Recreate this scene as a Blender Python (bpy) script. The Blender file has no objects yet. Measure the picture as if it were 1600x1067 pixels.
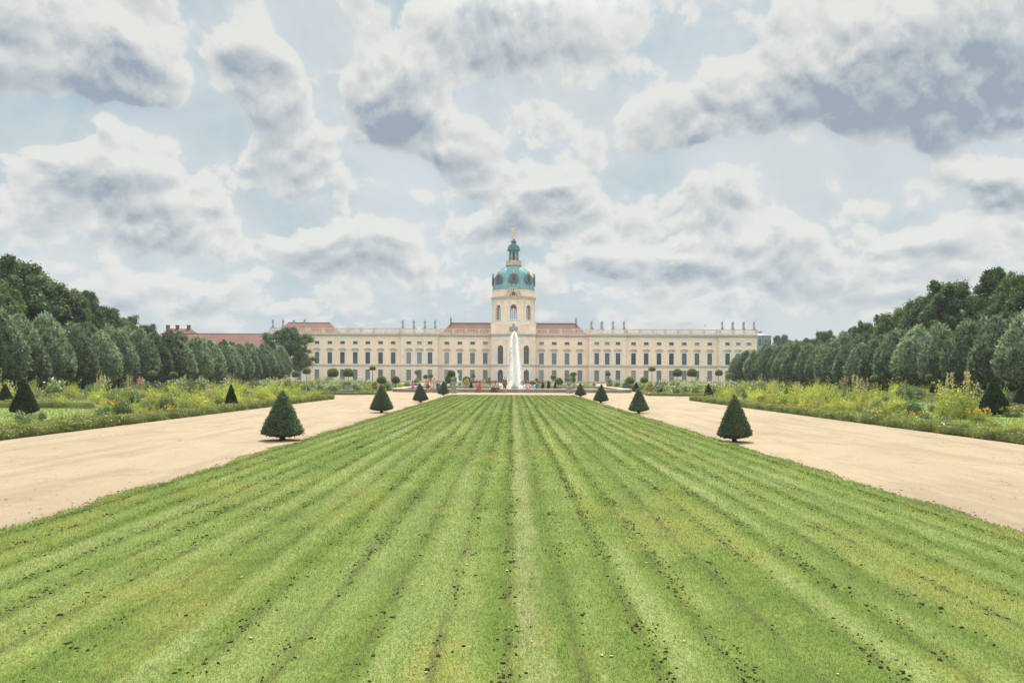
import bpy, math, random
import numpy as np
from mathutils import Vector, Matrix, Euler
PI = math.pi
C = bpy.context.scene.collection
SC = bpy.context.scene
F, H, ROLL = 1196.0, 1.95, 0.004
RNG = np.random.default_rng(7)
rnd = random.Random(11)

# ---------------------------------------------------------------- placing
def W(px, py, Y):
    """point at depth Y seen in direction of photograph pixel px, py"""
    cx, cy = px - 800.0, 533.5 - py
    u = cx * math.cos(ROLL) - cy * math.sin(ROLL)
    v = cx * math.sin(ROLL) + cy * math.cos(ROLL)
    return Vector((u * Y / F, Y, H + (v + 54.5) * Y / F))

def XY(px, Y):
    return W(px, 588, Y).x

# ---------------------------------------------------------------- mesh builder
class MB:
    def __init__(s):
        s.v, s.f, s.m = [], [], []
    def face(s, pts, m=0):
        b = len(s.v)
        s.v.extend([tuple(p) for p in pts]); s.f.append(tuple(range(b, b + len(pts)))); s.m.append(m)
    def add(s, V, Fs, m=0):
        b = len(s.v)
        s.v.extend([tuple(p) for p in V])
        for f in Fs:
            s.f.append(tuple(b + i for i in f)); s.m.append(m)
    def box(s, x0, x1, y0, y1, z0, z1, m=0):
        V = [(x0,y0,z0),(x1,y0,z0),(x1,y1,z0),(x0,y1,z0),(x0,y0,z1),(x1,y0,z1),(x1,y1,z1),(x0,y1,z1)]
        s.add(V, [(0,3,2,1),(4,5,6,7),(0,1,5,4),(1,2,6,5),(2,3,7,6),(3,0,4,7)], m)
    def lathe(s, prof, c=(0,0,0), n=16, m=0, sx=1, sy=1):
        V, Fs = [], []
        for r, z in prof:
            for k in range(n):
                a = 2*PI*k/n
                V.append((c[0]+r*math.cos(a)*sx, c[1]+r*math.sin(a)*sy, c[2]+z))
        for i in range(len(prof)-1):
            for k in range(n):
                k2 = (k+1) % n
                Fs.append((i*n+k, i*n+k2, (i+1)*n+k2, (i+1)*n+k))
        Fs.append(tuple(range(n-1, -1, -1)))
        Fs.append(tuple(range((len(prof)-1)*n, len(prof)*n)))
        s.add(V, Fs, m)
    def ell(s, c, r, n=10, m=0, k=7):
        prof = [(max(1e-3, math.sin(PI*i/k)), -math.cos(PI*i/k)) for i in range(k+1)]
        V, Fs = [], []
        for q, z in prof:
            for j in range(n):
                a = 2*PI*j/n
                V.append((c[0]+r[0]*q*math.cos(a), c[1]+r[1]*q*math.sin(a), c[2]+r[2]*z))
        for i in range(k):
            for j in range(n):
                j2 = (j+1) % n
                Fs.append((i*n+j, i*n+j2, (i+1)*n+j2, (i+1)*n+j))
        s.add(V, Fs, m)
    def tube(s, P, R, n=8, m=0, cap=True):
        P = [Vector(p) for p in P]
        V, Fs = [], []
        for i, p in enumerate(P):
            d = (P[min(i+1, len(P)-1)] - P[max(i-1, 0)])
            d = d.normalized() if d.length > 1e-9 else Vector((0,0,1))
            a = d.cross(Vector((0,0,1)))
            if a.length < 1e-3: a = d.cross(Vector((1,0,0)))
            a.normalize(); b = d.cross(a)
            for k in range(n):
                t = 2*PI*k/n
                V.append(p + (a*math.cos(t) + b*math.sin(t))*R[i])
        for i in range(len(P)-1):
            for k in range(n):
                k2 = (k+1) % n
                Fs.append((i*n+k, i*n+k2, (i+1)*n+k2, (i+1)*n+k))
        if cap:
            Fs.append(tuple(range(n-1, -1, -1))); Fs.append(tuple(range((len(P)-1)*n, len(P)*n)))
        s.add(V, Fs, m)
    def limb(s, p, q, rp, rq, n=9):
        s.tube([p, q], [rp, rq], n)
        s.ell(p, (rp,)*3, n); s.ell(q, (rq,)*3, n)
    def mesh(s, name, mats, smooth=False):
        me = bpy.data.meshes.new(name)
        me.from_pydata(s.v, [], s.f)
        for x in (mats if isinstance(mats, (list, tuple)) else [mats]): me.materials.append(x)
        me.polygons.foreach_set('material_index', s.m)
        if smooth: me.polygons.foreach_set('use_smooth', [True]*len(s.f))
        me.update()
        return me
    def build(s, name, mats, parent=None, loc=None, smooth=False):
        return link(name, s.mesh(name, mats, smooth), parent, loc)

def link(name, me, parent=None, loc=None):
    o = bpy.data.objects.new(name, me); C.objects.link(o)
    if parent is not None: o.parent = parent
    if loc is not None: o.location = loc
    return o

def empty(name, loc=(0,0,0), rz=0.0):
    o = bpy.data.objects.new(name, None); C.objects.link(o)
    o.location = loc; o.rotation_euler = (0,0,rz); o.empty_display_size = .3
    return o

def tag(o, label=None, cat=None, group=None, kind=None):
    if label: o['label'] = label
    if cat: o['category'] = cat
    if group: o['group'] = group
    if kind: o['kind'] = kind
    return o

def copy_tree(o, parent=None):
    c = o.copy(); C.objects.link(c)
    if parent is not None: c.parent = parent
    for ch in list(o.children): copy_tree(ch, c)
    return c

def np_mesh(name, V, Fa, mats, midx=None, smooth=False):
    V = np.asarray(V, dtype=np.float32); Fa = np.asarray(Fa, dtype=np.int32)
    me = bpy.data.meshes.new(name)
    k = Fa.shape[1]
    me.vertices.add(len(V)); me.vertices.foreach_set('co', V.ravel())
    me.loops.add(Fa.size); me.loops.foreach_set('vertex_index', Fa.ravel())
    me.polygons.add(len(Fa)); me.polygons.foreach_set('loop_start', np.arange(0, Fa.size, k, dtype=np.int32))
    for x in (mats if isinstance(mats, (list, tuple)) else [mats]): me.materials.append(x)
    if midx is not None: me.polygons.foreach_set('material_index', np.asarray(midx, dtype=np.int32))
    if smooth: me.polygons.foreach_set('use_smooth', np.ones(len(Fa), dtype=bool))
    me.update(calc_edges=True); me.validate()
    return me

def unit(a):
    return a / np.maximum(np.linalg.norm(a, axis=1, keepdims=True), 1e-9)

def rdir(n):
    return unit(RNG.normal(size=(n, 3)))

def leaf_quads(P, L, Wd, T, Nn):
    """diamond leaves: centre P, length L, width Wd, long axis T, normal-ish Nn (all n x .)"""
    T = unit(T); S = unit(np.cross(T, Nn)); U = np.cross(S, T)
    L = L[:, None]; Wd = Wd[:, None]
    V = np.stack([P - T*L*.5, P + S*Wd*.5 - T*L*.05 + U*L*.06, P + T*L*.5, P - S*Wd*.5 - T*L*.05 + U*L*.06], axis=1).reshape(-1, 3)
    Fa = np.arange(len(P)*4, dtype=np.int32).reshape(-1, 4)
    return V, Fa

def leaves_from(P, out, size, asp=.55, up=.35, jit=.7, hang=0.0):
    n = len(P)
    T = unit(rdir(n)*jit + out*.6 + np.array([0,0,up]) - np.array([0,0,hang]))
    Nn = unit(rdir(n)*.9 + out*.7 + np.array([0,0,.4]))
    L = size*RNG.uniform(.6, 1.35, n)
    return leaf_quads(P, L, L*asp, T, Nn)

def joinm(parts):
    Vs, Fs, M, b = [], [], [], 0
    for V, Fa, m in parts:
        Vs.append(V); Fs.append(Fa + b); M.append(np.full(len(Fa), m)); b += len(V)
    return np.concatenate(Vs), np.concatenate(Fs), np.concatenate(M)

def sphere_np(c, r, n=14, k=9, noise=.12):
    """lumpy closed core, quads"""
    V = []
    for i in range(k+1):
        t = PI*i/k
        for j in range(n):
            a = 2*PI*j/n
            V.append((math.sin(t)*math.cos(a), math.sin(t)*math.sin(a), -math.cos(t)))
    V = np.array(V)
    h = np.sin(V[:,0]*5+c[0]*3)+np.sin(V[:,1]*6+c[1])+np.sin(V[:,2]*5+c[2]*2)
    V = V*(1+noise*h[:,None]/3)*np.asarray(r) + np.asarray(c)
    Fa = [(i*n+j, i*n+(j+1)%n, (i+1)*n+(j+1)%n, (i+1)*n+j) for i in range(k) for j in range(n)]
    return V, np.array(Fa, dtype=np.int32)

# ---------------------------------------------------------------- materials
def mat(name):
    m = bpy.data.materials.new(name); m.use_nodes = True
    nt = m.node_tree; nt.nodes.clear()
    out = nt.nodes.new('ShaderNodeOutputMaterial')
    return m, nt, out
class NT:
    def __init__(s, nt): s.nt = nt
    def n(s, t, **kw):
        x = s.nt.nodes.new(t)
        for k, v in kw.items(): setattr(x, k, v)
        return x
    def l(s, a, b): s.nt.links.new(a, b)
    def put(s, sock, v):
        if hasattr(v, 'is_output') or isinstance(v, bpy.types.NodeSocket): s.l(v, sock)
        else: sock.default_value = v
    def math(s, op, a, b=0.0, c=0.0, clamp=False):
        x = s.n('ShaderNodeMath', operation=op, use_clamp=clamp)
        for i, v in enumerate((a, b, c)):
            s.put(x.inputs[i], v)
        return x.outputs[0]
    def vm(s, op, a, b=(0,0,0)):
        x = s.n('ShaderNodeVectorMath', operation=op)
        s.put(x.inputs[0], a)
        if op == 'SCALE': s.put(x.inputs['Scale'], b)
        elif op not in ('NORMALIZE', 'LENGTH'): s.put(x.inputs[1], b)
        return x.outputs['Value'] if op in ('LENGTH', 'DOT_PRODUCT', 'DISTANCE') else x.outputs['Vector']
    def mr(s, v, a, b, c=0.0, d=1.0, smooth=True):
        x = s.n('ShaderNodeMapRange', interpolation_type='SMOOTHSTEP' if smooth else 'LINEAR')
        s.put(x.inputs['Value'], v)
        for k, q in zip(('From Min','From Max','To Min','To Max'), (a,b,c,d)): s.put(x.inputs[k], q)
        return x.outputs[0]
    def mix(s, f, a, b, mode='MIX'):
        x = s.n('ShaderNodeMix', data_type='RGBA', blend_type=mode)
        s.put(x.inputs['Factor'], f)
        for i, v in ((6, a), (7, b)):
            if isinstance(v, tuple) and len(v) == 3: v = (*v, 1)
            s.put(x.inputs[i], v)
        return x.outputs[2]
    def noise(s, vec, scale, detail=4, rough=.5, lac=2.0, dist=0.0):
        x = s.n('ShaderNodeTexNoise')
        if vec is not None: s.l(vec, x.inputs['Vector'])
        x.inputs['Scale'].default_value = scale; x.inputs['Detail'].default_value = detail
        x.inputs['Roughness'].default_value = rough; x.inputs['Lacunarity'].default_value = lac
        x.inputs['Distortion'].default_value = dist
        return x.outputs['Fac']
    def pos(s): return s.n('ShaderNodeNewGeometry').outputs['Position']
    def island(s): return s.n('ShaderNodeNewGeometry').outputs['Random Per Island']
    def obj(s): return s.n('ShaderNodeTexCoord').outputs['Object']
    def orand(s): return s.n('ShaderNodeObjectInfo').outputs['Random']
    def mapping(s, vec, scale): return s.vm('MULTIPLY', vec, scale)

def simple(name, col, rough=.7, spec=.3, metal=0.0, var=.15, vscale=1.5, bump=0.0, bscale=20.0, col2=None):
    m, nt, out = mat(name); N = NT(nt)
    b = N.n('ShaderNodeBsdfPrincipled')
    f = N.noise(N.obj(), vscale, 6, .6)
    c2 = col2 or tuple(c*(1-var*1.6) for c in col)
    N.l(N.mix(N.mr(f, .35, .68), col, c2), b.inputs['Base Color'])
    b.inputs['Roughness'].default_value = rough; b.inputs['Metallic'].default_value = metal
    b.inputs['Specular IOR Level'].default_value = spec
    if bump:
        bp = N.n('ShaderNodeBump'); bp.inputs['Strength'].default_value = bump; bp.inputs['Distance'].default_value = .02
        N.l(N.noise(N.obj(), bscale, 5, .6), bp.inputs['Height']); N.l(bp.outputs[0], b.inputs['Normal'])
    N.l(b.outputs[0], out.inputs[0])
    return m

def leafmat(name, c1, c2, trans=.35, rough=.5, spec=.35, tcol=None, ovar=.25):
    m, nt, out = mat(name); N = NT(nt)
    b = N.n('ShaderNodeBsdfPrincipled'); t = N.n('ShaderNodeBsdfTranslucent'); mx = N.n('ShaderNodeMixShader')
    col = N.mix(N.island(), c1, c2)
    k = N.math('MULTIPLY_ADD', N.orand(), 2*ovar, 1-ovar)
    patch = N.mr(N.noise(N.pos(), .9, 3), .3, .7, .75, 1.2)
    k = N.math('MULTIPLY', k, patch)
    col = N.vm('SCALE', col, k)
    N.l(col, b.inputs['Base Color'])
    b.inputs['Roughness'].default_value = rough; b.inputs['Specular IOR Level'].default_value = spec
    tc = tcol or (1.3, 1.35, .6)
    N.l(N.vm('MULTIPLY', col, tc), t.inputs['Color'])
    mx.inputs[0].default_value = trans
    N.l(b.outputs[0], mx.inputs[1]); N.l(t.outputs[0], mx.inputs[2]); N.l(mx.outputs[0], out.inputs[0])
    return m

# ---------------------------------------------------------------- camera
cam = bpy.data.cameras.new('camera'); co = bpy.data.objects.new('camera', cam); C.objects.link(co)
cam.sensor_width = 36; cam.lens = 36*F/1600; cam.shift_y = 54.5/1600; cam.clip_end = 6000; cam.clip_start = .1
co.matrix_world = Matrix.Translation((0,0,H)) @ Matrix.Rotation(PI/2, 4, 'X') @ Matrix.Rotation(ROLL, 4, 'Z')
SC.camera = co
SC.view_settings.view_transform = 'Standard'; SC.view_settings.look = 'None'; SC.view_settings.exposure = 0.52; SC.view_settings.gamma = 1
SC.cycles.max_bounces = 10; SC.cycles.diffuse_bounces = 6; SC.cycles.transparent_max_bounces = 12
try:
    SC.cycles.use_denoising = True
except Exception: pass

# ---------------------------------------------------------------- light and sky
SUN_EL, SUN_AZ = math.radians(57), math.radians(3)      # ahead of the camera, a touch to the right
sd = bpy.data.lights.new('sun', 'SUN'); so = bpy.data.objects.new('sun', sd); C.objects.link(so)
sd.energy = 5.0; sd.angle = math.radians(.6); sd.color = (1, .93, .82)
to_sun = Vector((math.sin(SUN_AZ)*math.cos(SUN_EL), math.cos(SUN_AZ)*math.cos(SUN_EL), math.sin(SUN_EL)))
so.rotation_euler = to_sun.to_track_quat('Z', 'Y').to_euler()
so.location = (0, 40, 120)

def build_world():
    w = bpy.data.worlds.new('World'); SC.world = w; w.use_nodes = True
    nt = w.node_tree; nt.nodes.clear(); N = NT(nt)
    # cloud density as a function of direction
    g = bpy.data.node_groups.new('cloud_density', 'ShaderNodeTree')
    g.interface.new_socket('Vector', in_out='INPUT', socket_type='NodeSocketVector')
    g.interface.new_socket('Density', in_out='OUTPUT', socket_type='NodeSocketFloat')
    g.interface.new_socket('Up', in_out='OUTPUT', socket_type='NodeSocketFloat')
    G = NT(g); gi = G.n('NodeGroupInput'); go = G.n('NodeGroupOutput')
    d = gi.outputs[0]
    wz = G.n('ShaderNodeTexNoise'); wz.inputs['Scale'].default_value = 5.0; wz.inputs['Detail'].default_value = 1.5
    G.l(d, wz.inputs['Vector'])
    warp = G.vm('SCALE', G.vm('SUBTRACT', wz.outputs['Color'], (.5,.5,.5)), .07)
    dw = G.vm('ADD', d, warp)
    sx = G.n('ShaderNodeSeparateXYZ'); G.l(dw, sx.inputs[0])
    zl = G.math('MULTIPLY', G.math('LOGARITHM', G.math('MAXIMUM', G.math('ADD', sx.outputs[2], .24), .02), math.e), .60)
    cb = G.n('ShaderNodeCombineXYZ'); G.l(sx.outputs[0], cb.inputs[0]); G.l(sx.outputs[1], cb.inputs[1]); G.l(zl, cb.inputs[2])
    p = cb.outputs[0]
    n1 = G.noise(p, 5.6, 6, .56)
    def vor(scale):
        vo = G.n('ShaderNodeTexVoronoi', feature='F1'); vo.inputs['Scale'].default_value = scale
        G.l(pw, vo.inputs['Vector']); return G.math('SUBTRACT', .45, vo.outputs['Distance'])
    wn = G.n('ShaderNodeTexNoise'); wn.inputs['Scale'].default_value = 20.0; wn.inputs['Detail'].default_value = 5; wn.inputs['Roughness'].default_value = .65
    G.l(p, wn.inputs['Vector'])
    pw = G.vm('ADD', p, G.vm('SCALE', G.vm('SUBTRACT', wn.outputs['Color'], (.5,.5,.5)), .05))
    puff = G.math('ADD', G.math('MULTIPLY', vor(12.0), .9), G.math('MULTIPLY', vor(31.0), .6))
    D = G.math('MULTIPLY_ADD', G.math('SUBTRACT', n1, .5), 3.6, G.math('MULTIPLY_ADD', puff, 1.45, G.math('MULTIPLY', G.math('SUBTRACT', wn.outputs['Fac'], .5), 1.5)))
    U = 0.0
    for (px, py, rx, ry, amp) in LOBES:
        c = W(px, py, 1.0) - Vector((0,0,H)); c.normalize()
        q = G.vm('MULTIPLY', G.vm('SUBTRACT', dw, tuple(c)), (F/rx, min(F/rx, F/ry), F/ry))
        wl = G.mr(G.vm('LENGTH', q), .30, 1.12, amp, 0.0); D = G.math('ADD', D, wl)
        if amp > 0:
            sq = G.n('ShaderNodeSeparateXYZ'); G.l(q, sq.inputs[0]); U = G.math('MULTIPLY_ADD', wl, sq.outputs[2], U)
    D = G.math('ADD', D, .02)
    G.l(D, go.inputs[0]); G.l(U, go.inputs[1])
    def dens(v):
        x = N.n('ShaderNodeGroup'); x.node_tree = g; N.put(x.inputs[0], v); return x.outputs
    dr = N.n('ShaderNodeTexCoord').outputs['Generated']
    D0, Up = dens(dr)
    D1 = dens(N.vm('ADD', dr, (.003, 0, .012)))[0]
    cover = N.math('ADD', N.math('MULTIPLY', N.mr(D0, -.14, .11), .60), N.math('MULTIPLY', N.mr(D0, -.9, .5), .40))
    Dp = N.math('MAXIMUM', D0, 0.0); thick = N.math('DIVIDE', Dp, N.math('ADD', Dp, 1.15))
    rim = N.math('MULTIPLY', N.math('SUBTRACT', D0, D1), .72)
    rim = N.math('MULTIPLY_ADD', Up, .20, rim)
    lit = N.math('ADD', N.math('SUBTRACT', 1.03, N.math('MULTIPLY', thick, 1.0)), rim, clamp=True)
    sky = N.n('ShaderNodeTexSky', sky_type='NISHITA'); sky.sun_disc = False
    sky.sun_elevation = SUN_EL; sky.sun_rotation = SUN_AZ; sky.altitude = 50
    sky.air_density = 1.0; sky.dust_density = 2.5; sky.ozone_density = 1.0
    cloud = N.mix(lit, CLOUD_DARK, CLOUD_LIGHT)
    # hazy veil between the clouds, then the clouds
    veil = N.mix(N.mr(N.noise(dr, 3.1, 4, .6), .33, .62, .88, 1.0), sky.outputs[0], N.mix(N.mr(N.noise(dr, 4.3, 5, .6), .31, .60), SKY_PALE, SKY_WHITE))
    col = N.mix(cover, veil, cloud)
    # clouds away from the sun are lit on the side we see: brighter behind the camera
    sp = N.n('ShaderNodeSeparateXYZ'); N.l(dr, sp.inputs[0])
    back = N.mr(sp.outputs['Y'], .45, -.5, 1.0, BACK)
    col = N.vm('SCALE', col, back)
    # unseen glow added around the sun, above the frame, to light the tree crowns
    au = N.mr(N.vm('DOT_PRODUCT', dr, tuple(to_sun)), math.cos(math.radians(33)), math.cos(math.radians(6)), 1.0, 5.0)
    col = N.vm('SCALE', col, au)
    # towards the horizon the layers run together
    hz = N.mr(sp.outputs['Z'], .16, -.01, 0.0, .55)
    col = N.mix(hz, col, HORIZON)
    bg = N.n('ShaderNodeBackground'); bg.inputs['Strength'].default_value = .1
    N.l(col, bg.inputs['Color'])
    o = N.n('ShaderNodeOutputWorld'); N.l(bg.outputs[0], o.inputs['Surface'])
    w.cycles.sampling_method = 'MANUAL'; w.cycles.sample_map_resolution = 512
# photograph pixel, radii in pixels, amount
LOBES = [
 (1480, 95, 260, 110, 2.0), (1230, 150, 200, 60, .9), (1560, 10, 200, 90, 1.0),
 (625, 150, 105, 80, 1.9), (560, 110, 100, 80, .6), (770, 50, 200, 70, 1.3), (930, 90, 90, 60, .4),
 (410, 130, 80, 110, 1.2), (400, 70, 90, 60, .5), (190, 110, 90, 60, 1.3), (70, 60, 130, 80, 1.1), (60,130,90,50,.5),
 (200, 300, 160, 75, .8), (130, 255, 80, 50, .6), (280, 350, 130, 45, .6), (250, 450, 110, 45, .9),
 (560, 385, 120, 55, 1.0), (450, 260, 60, 90, .7), (480,400,60,40,.6),
 (850, 320, 120, 70, 1.4), (730, 240, 70, 70, .8), (790, 350, 60, 60, .4),
 (1060, 200, 140, 70, .9), (970, 405, 130, 28, .9), (1210, 390, 160, 50, .8), (1090, 330, 120, 60, .4),
 (1490, 375, 110, 40, .9), (1580, 280, 70, 40, 1.0), (1380, 430, 200, 40, .5),
 (340, 205, 70, 50, -1.0), (250, 190, 130, 22, -.9), (480, 50, 70, 50, -1.2), (490, 120, 40, 60, -.6), (350, 25, 60, 40, -.7), (640, 270, 120, 30, -.9),
 (600, 320, 60, 40, -.6), (1060, 265, 110, 30, -.9), (1380, 240, 90, 50, -.7), (720, 430, 60, 60, -.2), (1000, 300, 80, 40, -.3), (410, 330, 50, 40, -.6), (30,205,90,25,-.8),
]
CLOUD_DARK, CLOUD_LIGHT = (2.2, 2.7, 3.2), (5.45, 5.5, 5.28)
SKY_PALE, SKY_WHITE, HORIZON, BACK = (2.85, 3.8, 4.35), (4.25, 4.65, 4.82), (4.3, 4.72, 4.85), 2.1
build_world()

def haze():
    mb = MB(); mb.box(-420, 420, -60, 420, -1.5, 60); o = mb.build('haze', None); o.data.materials.clear()
    m, nt, out = mat('haze_air'); v = nt.nodes.new('ShaderNodeVolumePrincipled')
    v.inputs['Color'].default_value = (.86,.93,1.0,1); v.inputs['Density'].default_value = HAZE; v.inputs['Anisotropy'].default_value = .0
    nt.links.new(v.outputs[0], out.inputs['Volume']); o.data.materials.append(m); tag(o, kind='stuff')
HAZE = .00022
haze()
# ================================================================ materials of the place
def rose(): pass
M = {}
M['cream']  = simple('cream_render', (.87,.685,.51), .85, .2, var=.05, vscale=.35, bump=.2, bscale=9)
def streaked():
    m = M['cream']; nt = m.node_tree; N = NT(nt); b = [n for n in nt.nodes if n.type == 'BSDF_PRINCIPLED'][0]
    old = b.inputs['Base Color'].links[0].from_socket
    f = N.math('MULTIPLY', N.mr(N.noise(N.mapping(N.obj(), (1.4,1.4,.10)), 1.0, 6, .65), .50, .72), .55)
    g = N.math('MULTIPLY', N.mr(N.noise(N.obj(), .22, 4, .6), .4, .7), .35)
    c = N.mix(g, N.mix(f, old, (.62,.53,.43)), (.88,.72,.60)); N.l(c, b.inputs['Base Color'])
streaked()
M['trim']   = simple('pale_stone_trim', (.78,.72,.63), .8, .2, var=.10, vscale=.8)
M['string'] = simple('weathered_sandstone', (.58,.51,.43), .85, .2, var=.12, vscale=.9)
M['surround'] = simple('grey_white_surround', (.74,.74,.72), .8, .2, var=.06)
M['balus']  = simple('balustrade_sandstone', (.66,.55,.43), .85, .2, var=.15, vscale=.7)
M['statue'] = simple('grey_metal_statue', (.30,.33,.36), .6, .4, var=.2, vscale=2)
M['tile']   = simple('red_roof_tile', (.125,.048,.036), .8, .25, var=.16, vscale=.6, bump=.4, bscale=14)
M['tile_pale'] = simple('faded_roof_tile', (.17,.076,.065), .85, .2, var=.12, vscale=.25, bump=.3, bscale=10)
M['copper'] = simple('green_copper', (.165,.33,.345), .65, .25, var=.2, vscale=.9, col2=(.23,.40,.405))
M['copper_dark'] = simple('dark_copper', (.09,.18,.215), .5, .4, var=.2, vscale=1.5)
M['gold']   = simple('gilding', (.72,.50,.16), .35, .5, metal=.7, var=.1)
M['oldgold']= simple('pale_gilded_stone', (.62,.47,.27), .5, .4, metal=.2, var=.15)
M['lead']   = simple('lead_sheet', (.20,.22,.24), .5, .4, var=.2)
M['iron']   = simple('painted_iron', (.06,.06,.06), .5, .4)
M['frame_dark'] = simple('window_sash', (.13,.14,.14), .6, .3)
M['frame_white'] = simple('white_sash', (.55,.55,.53), .6, .3)
M['stone']  = simple('basin_stone', (.36,.29,.24), .85, .25, var=.22, vscale=1.3, bump=.5, bscale=25)
M['coping'] = simple('basin_coping', (.52,.45,.38), .8, .25, var=.15, vscale=1.3, bump=.3, bscale=30)
M['urn']    = simple('lichened_stone', (.33,.35,.29), .85, .2, var=.25, vscale=4, bump=.4, bscale=40)
M['terra']  = simple('terracotta', (.36,.21,.14), .8, .25, var=.15, vscale=4)
M['bark']   = simple('bark', (.10,.075,.055), .95, .1, var=.3, vscale=6, bump=.8, bscale=18)
M['soil']   = simple('bed_soil', (.075,.055,.035), .95, .1, var=.3, vscale=3, bump=.6, bscale=20)
M['clod']   = simple('dark_soil', (.035,.026,.017), .95, .1, var=.3, vscale=30)
M['drygrass'] = simple('dry_clippings', (.50,.42,.24), .8, .2, var=.2, vscale=30)
def glass(name, c1, c2, rough=.08):
    m, nt, out = mat(name); N = NT(nt); b = N.n('ShaderNodeBsdfPrincipled')
    N.l(N.mix(N.mr(N.orand(), .76, .80, 0, .55), N.mix(N.mr(N.orand(), 0, .7, 0, 1, False), c1, c2), (.40,.42,.41)), b.inputs['Base Color'])
    b.inputs['Roughness'].default_value = rough; b.inputs['Specular IOR Level'].default_value = .6
    bp = N.n('ShaderNodeBump'); bp.inputs['Strength'].default_value = .12; bp.inputs['Distance'].default_value = .05
    N.l(N.noise(N.obj(), 2.2, 2), bp.inputs['Height']); N.l(bp.outputs[0], b.inputs['Normal'])
    N.l(b.outputs[0], out.inputs[0]); return m
M['glass'] = glass('dark_window_glass', (.040,.054,.060), (.085,.105,.115))
M['glass_blue'] = glass('bluish_window_glass', (.07,.10,.115), (.15,.20,.22))
M['glass_low'] = glass('blind_behind_glass', (.12,.15,.14), (.26,.27,.25), .25)
M['red_glass'] = simple('dark_red_window', (.10,.05,.045), .4, .4)

# ================================================================ palace
PX, PY = .38, 230.0
def wall_strip(mb, f, s0, s1, z0, z1, ops, step=50.0, depth=.38, k=1.0, m=0, inner=False):
    """wall in (s, z) with openings (centre, half width, sill, spring, arched); f(s, z, d) -> point; k: metres per unit of s"""
    cuts = {s0, s1}
    n = max(1, int(math.ceil((s1-s0)/step)))
    for i in range(1, n): cuts.add(s0+(s1-s0)*i/n)
    for c, hw, zs, zp, ar in ops:
        for i in range(9 if ar else 2):
            cuts.add(c - hw + 2*hw*i/(8 if ar else 1))
    cs = sorted(cuts); cs = [c for i, c in enumerate(cs) if i == 0 or c-cs[i-1] > 1e-5]
    top = lambda o, s: o[3] + (math.sqrt(max(0, o[1]**2-(s-o[0])**2))*k if o[4] else 0)
    for a, b in zip(cs, cs[1:]):
        mid = (a+b)/2; za, zb = z0, z0
        for o in sorted([o for o in ops if abs(mid-o[0]) < o[1]], key=lambda o: o[2]):
            for d in ((0, depth) if inner else (0,)):
                mb.face([f(a,za,d), f(b,zb,d), f(b,o[2],d), f(a,o[2],d)], m)
            mb.face([f(a,o[2],0), f(b,o[2],0), f(b,o[2],depth), f(a,o[2],depth)], m)
            za, zb = top(o,a), top(o,b)
            mb.face([f(a,za,0), f(b,zb,0), f(b,zb,depth), f(a,za,depth)], m)
        for d in ((0, depth) if inner else (0,)):
            mb.face([f(a,za,d), f(b,zb,d), f(b,z1,d), f(a,z1,d)], m)
    for o in ops:
        for s in (o[0]-o[1], o[0]+o[1]):
            mb.face([f(s,o[2],0), f(s,o[3],0), f(s,o[3],depth), f(s,o[2],depth)], m)

ZG = (.55, 3.85); ZT = (5.62, 9.05); ZA = (11.45, 12.35)
SECT = []   # x0, x1, front y, window axes, kind
for sgn in (1, -1):
    for x0, x1, y, ax, kd in ((6.6, 22.6, .7, (8.46,12.3,16.15,20.05), 'link'), (22.6, 33.65, -.9, (24.95,28.1,31.3), 'pavilion'),
                              (33.65, 61.35, 0, (36.1,39.9,43.75,47.5,51.35,55.15,59.0), 'wing'), (61.35, 72.9, -.9, (64.1,67.3,70.5), 'pavilion')):
        a, b = (x0, x1) if sgn > 0 else (-x1, -x0)
        SECT.append((a, b, y, sorted(sgn*x for x in ax), kd))
SAG = 2.6
def bow(s, z, d=0.0): return (s, -1.0 - SAG*(1-(s/6.6)**2) + d, z)

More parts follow.
